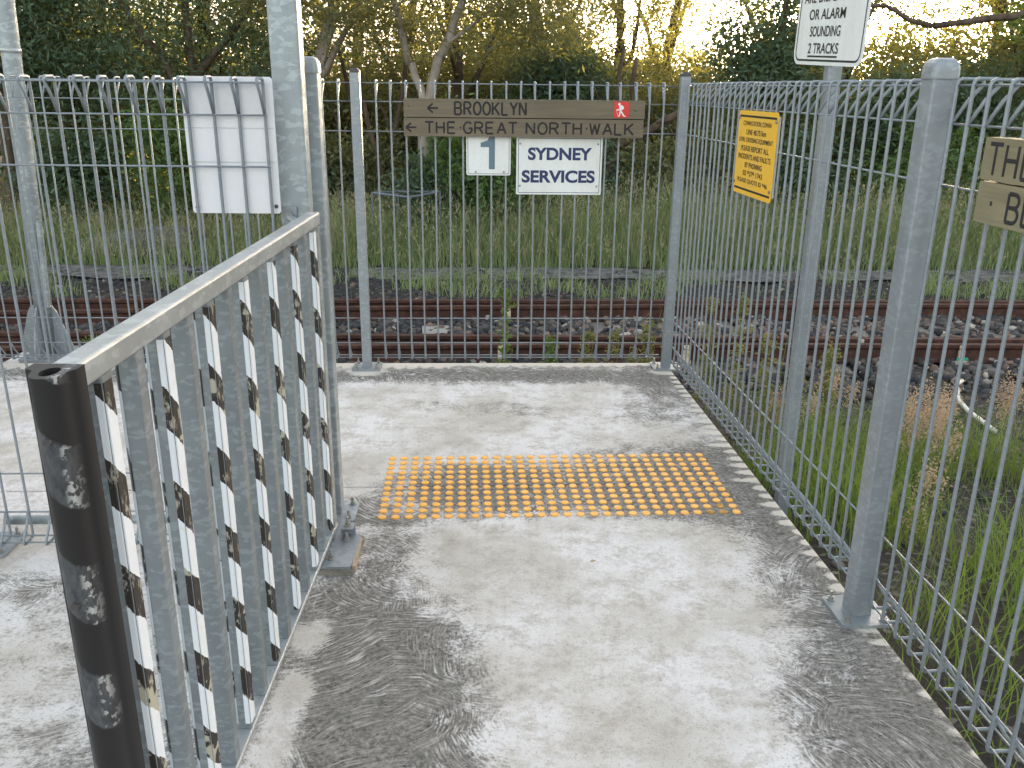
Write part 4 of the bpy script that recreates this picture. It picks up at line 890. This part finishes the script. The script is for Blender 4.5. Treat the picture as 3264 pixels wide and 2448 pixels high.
def vn(x, y, s, seed):     # cheap value noise
    rr = np.random.default_rng(seed).random((64, 64)); u, v_ = x * s, y * s; i, j = np.floor(u).astype(int), np.floor(v_).astype(int); fu, fv = u - i, v_ - j
    fu = fu * fu * (3 - 2 * fu); fv = fv * fv * (3 - 2 * fv); g_ = lambda a, b: rr[a % 64, b % 64]
    return (g_(i, j) * (1 - fu) + g_(i + 1, j) * fu) * (1 - fv) + (g_(i, j + 1) * (1 - fu) + g_(i + 1, j + 1) * fu) * fv
r = np.random.default_rng(77)
P = scat(42000, -10, 11, 11.75, 13.9, r); P[:, 1] += .03 * P[:, 0] - .0
nz_ = vn(P[:, 0], P[:, 1], 1.3, 5); P = P[r.random(len(P)) < .30 + .9 * nz_]; nz_ = .6 * vn(P[:, 0], P[:, 1], 1.3, 5) + .4 * vn(P[:, 0], P[:, 1], 4.0, 6)
edge_ = np.clip((P[:, 1] - .03 * P[:, 0] - 11.7) / .5, .35, 1)
hgt = .50 * (.62 + .75 * nz_) * edge_ * np.interp(P[:, 0], [-9, -3.5, -1, 3, 9], [.85, .9, 1.15, 1.35, 1.45])
P3 = np.column_stack([P, gz(P[:, 0], P[:, 1])])
V_, F_, tips = blades(P3, hgt * 1.40, .010, r, .55)
tag(link('tall_grass', np_mesh('tall_grass', V_, F_, M['grass'])), 'tall green grass in a band between the ash path and the trees', 'grass', kind='stuff')
sel = r.random(len(tips)) < .30; T = tips[sel]; n = len(T)
Ts = np.repeat(T, 5, 0) + r.normal(size=(n * 5, 3)) * np.array([.035, .035, .05]); d = r.normal(size=(n * 5, 3)) * .5 + np.array([0, 0, -.9]); d /= np.linalg.norm(d, axis=1, keepdims=True)
u = np.cross(d, r.normal(size=d.shape)); u /= np.linalg.norm(u, axis=1, keepdims=True); L = .06
V_ = np.stack([Ts - d * L / 2, Ts + u * .006, Ts + d * L / 2, Ts - u * .006], 1).reshape(-1, 3)
tag(link('grass_seed_heads', np_mesh('grass_seed_heads', V_, np.arange(len(V_)).reshape(-1, 4), M['seed'])), 'pale feathery seed heads on top of the tall grass', 'grass', kind='stuff')
P = scat(26000, -9, 10, 9.95, 11.7, r); P[:, 1] += .03 * P[:, 0]; nz_ = vn(P[:, 0], P[:, 1], 1.7, 9)
yb = P[:, 1] - .03 * P[:, 0]
P = P[(r.random(len(P)) < np.clip((nz_ - .42) * 3.2, 0, 1)) & (r.random(len(P)) < np.interp(yb, [9.95, 10.3, 11.05, 11.25, 11.7], [.3, 1, 1, .18, .3]))]
V_, F_, _ = blades(np.column_stack([P, gz(P[:, 0], P[:, 1])]), .15 + .12 * r.random(len(P)), .009, r, .7, 2)
tag(link('verge_grass', np_mesh('verge_grass', V_, F_, M['grass'])), 'patchy short green grass between the far rail and the ash path', 'grass', kind='stuff')
P = scat(2600, -9, 10, 11.7, 13.2, r); P[:, 1] += .03 * P[:, 0]; nz_ = vn(P[:, 0] + 5, P[:, 1], 2.3, 23); P = P[nz_ > .45]
V_, F_, _ = blades(np.column_stack([P, gz(P[:, 0], P[:, 1])]), .75 + .45 * r.random(len(P)), .009, r, .5)
tag(link('dry_stalks', np_mesh('dry_stalks', V_, F_, M['seed'])), 'dry straw stalks standing among the tall green grass', 'grass', kind='stuff')
# grass and weeds beyond the right fence
P = scat(30000, 1.14, 5.2, .9, 6.4, r); nz_ = vn(P[:, 0] + 7, P[:, 1] + 3, 2.0, 13)
dens = np.clip((nz_ - .34) * 3.0, 0, 1) * np.interp(P[:, 1], [.9, 1.9, 2.4, 4.2, 4.9, 5.6, 6.3], [.12, .2, .5, 1, .5, .10, .03]) * np.interp(P[:, 0], [1.1, 1.35, 1.8], [.25, .6, 1])
P = P[r.random(len(P)) < dens]; nz_ = vn(P[:, 0] + 7, P[:, 1] + 3, 2.0, 13)
V_, F_, _ = blades(np.column_stack([P, gz(P[:, 0], P[:, 1])]), (.12 + .42 * nz_) * np.interp(P[:, 1], [1, 2.2, 3.5, 6], [.55, .9, 1.1, .7]), .0065, r, .75)
tag(link('roadside_grass', np_mesh('roadside_grass', V_, F_, M['turf'])), 'long green grass growing in clumps beyond the right fence', 'grass', kind='stuff')
PC = np.array([(2.27, 4.84), (2.2, 4.35), (2.22, 4.2), (2.05, 4.33), (1.96, 5.25), (2.06, 5.3), (1.58, 4.87), (1.62, 4.75), (2.96, 4.97), (3.14, 5.2), (2.42, 4.63), (2.29, 4.63), (1.69, 3.39), (2.5, 4.9), (3.4, 4.6)])
P = np.repeat(PC, 5, 0) + r.normal(size=(len(PC) * 5, 2)) * .07; n = len(P)
h_ = .20 + .16 * r.random(n) + np.interp(P[:, 1], [3.5, 4.2, 5.3], [-.05, .06, .06]); base3 = np.column_stack([P, gz(P[:, 0], P[:, 1]) + h_])
Ts = np.repeat(base3, 110, 0) + r.normal(size=(n * 110, 3)) * np.array([.020, .020, .050]); d = r.normal(size=Ts.shape); d /= np.linalg.norm(d, axis=1, keepdims=True); u = np.cross(d, r.normal(size=d.shape)); u /= np.linalg.norm(u, axis=1, keepdims=True)
V_ = np.stack([Ts - d * .009, Ts + u * .004, Ts + d * .009, Ts - u * .004], 1).reshape(-1, 3)
tag(link('tan_seed_heads', np_mesh('tan_seed_heads', V_, np.arange(len(V_)).reshape(-1, 4), M['pinkseed'])), 'fluffy tan seed heads in the weeds beyond the right fence', 'grass', kind='stuff')
V_, F_, _ = blades(np.column_stack([np.repeat(P, 3, 0) + r.normal(size=(n * 3, 2)) * .02, np.repeat(gz(P[:, 0], P[:, 1]), 3)]), np.repeat(h_, 3), .004, r, .25, 2)
tag(link('seed_stalks', np_mesh('seed_stalks', V_, F_, M['grass'])), 'thin stalks carrying the tan seed heads beyond the right fence', 'grass', kind='stuff')
# upright weeds against the fences
def weed(x, y, h, label, seed, mat='weed', lw=.013, ll=.038):
    rr = np.random.default_rng(seed); z0 = float(gz(x, y)); t_ = thing('weed_plant', label, 'weed', (x, y, z0), 0, 'tall weeds growing against the fences')
    MB().tube([(0, 0, -.02), (rr.normal() * .02, rr.normal() * .02, h * .5), (rr.normal() * .04, rr.normal() * .03, h)], [.006, .005, .002], 5).obj('stem', M[mat], t_)
    def sh_(n_, q): zz = h * (0.35 + .65 * q.random(n_)); return np.column_stack([q.normal(size=(n_, 2)) * .015 * (1.6 - zz / h)[:, None], zz])
    link('foliage', crown_mesh('foliage', M[mat], 34, sh_, 11, .018, ll, lw, rr, droop=-.3), t_)
for i, (x, y, h, lb, mt) in enumerate((
        (.24, 5.35, .62, 'spindly weed behind the front fence below the destination sign', 'leaf_green'), (-.05, 5.4, .96, 'leafy green weed climbing behind the front fence below the number sign', 'leaf_green'),
        (.47, 5.3, .66, 'yellowing weed behind the front fence, first of the group left of the corner post', 'weed'), (.64, 5.35, .70, 'yellowing weed behind the front fence, second of the group left of the corner post', 'weed'),
        (.76, 5.3, .60, 'short weed behind the front fence close to the corner post', 'weed'), (.86, 5.4, .86, 'tall bushy weed behind the front fence at the corner post', 'weed'),
        (1.12, 4.85, .95, 'tall yellow-green weed just outside the corner of the two fences', 'weed'), (1.22, 4.55, 1.0, 'tallest yellow-green weed outside the far end of the right fence', 'weed'),
        (1.35, 4.45, .80, 'yellow-green weed outside the right fence before the yellow notice', 'weed'), (1.55, 4.6, .75, 'weed with pale tips outside the right fence below the yellow notice', 'weed'),
        (1.85, 4.9, .70, 'weed standing on the gravel left of the sign pole foot', 'weed'), (-2.75, 5.5, .6, 'small green weed behind the front fence beside the round pole', 'leaf_green'))):
    weed(x, y, h, lb, 100 + i, mt)
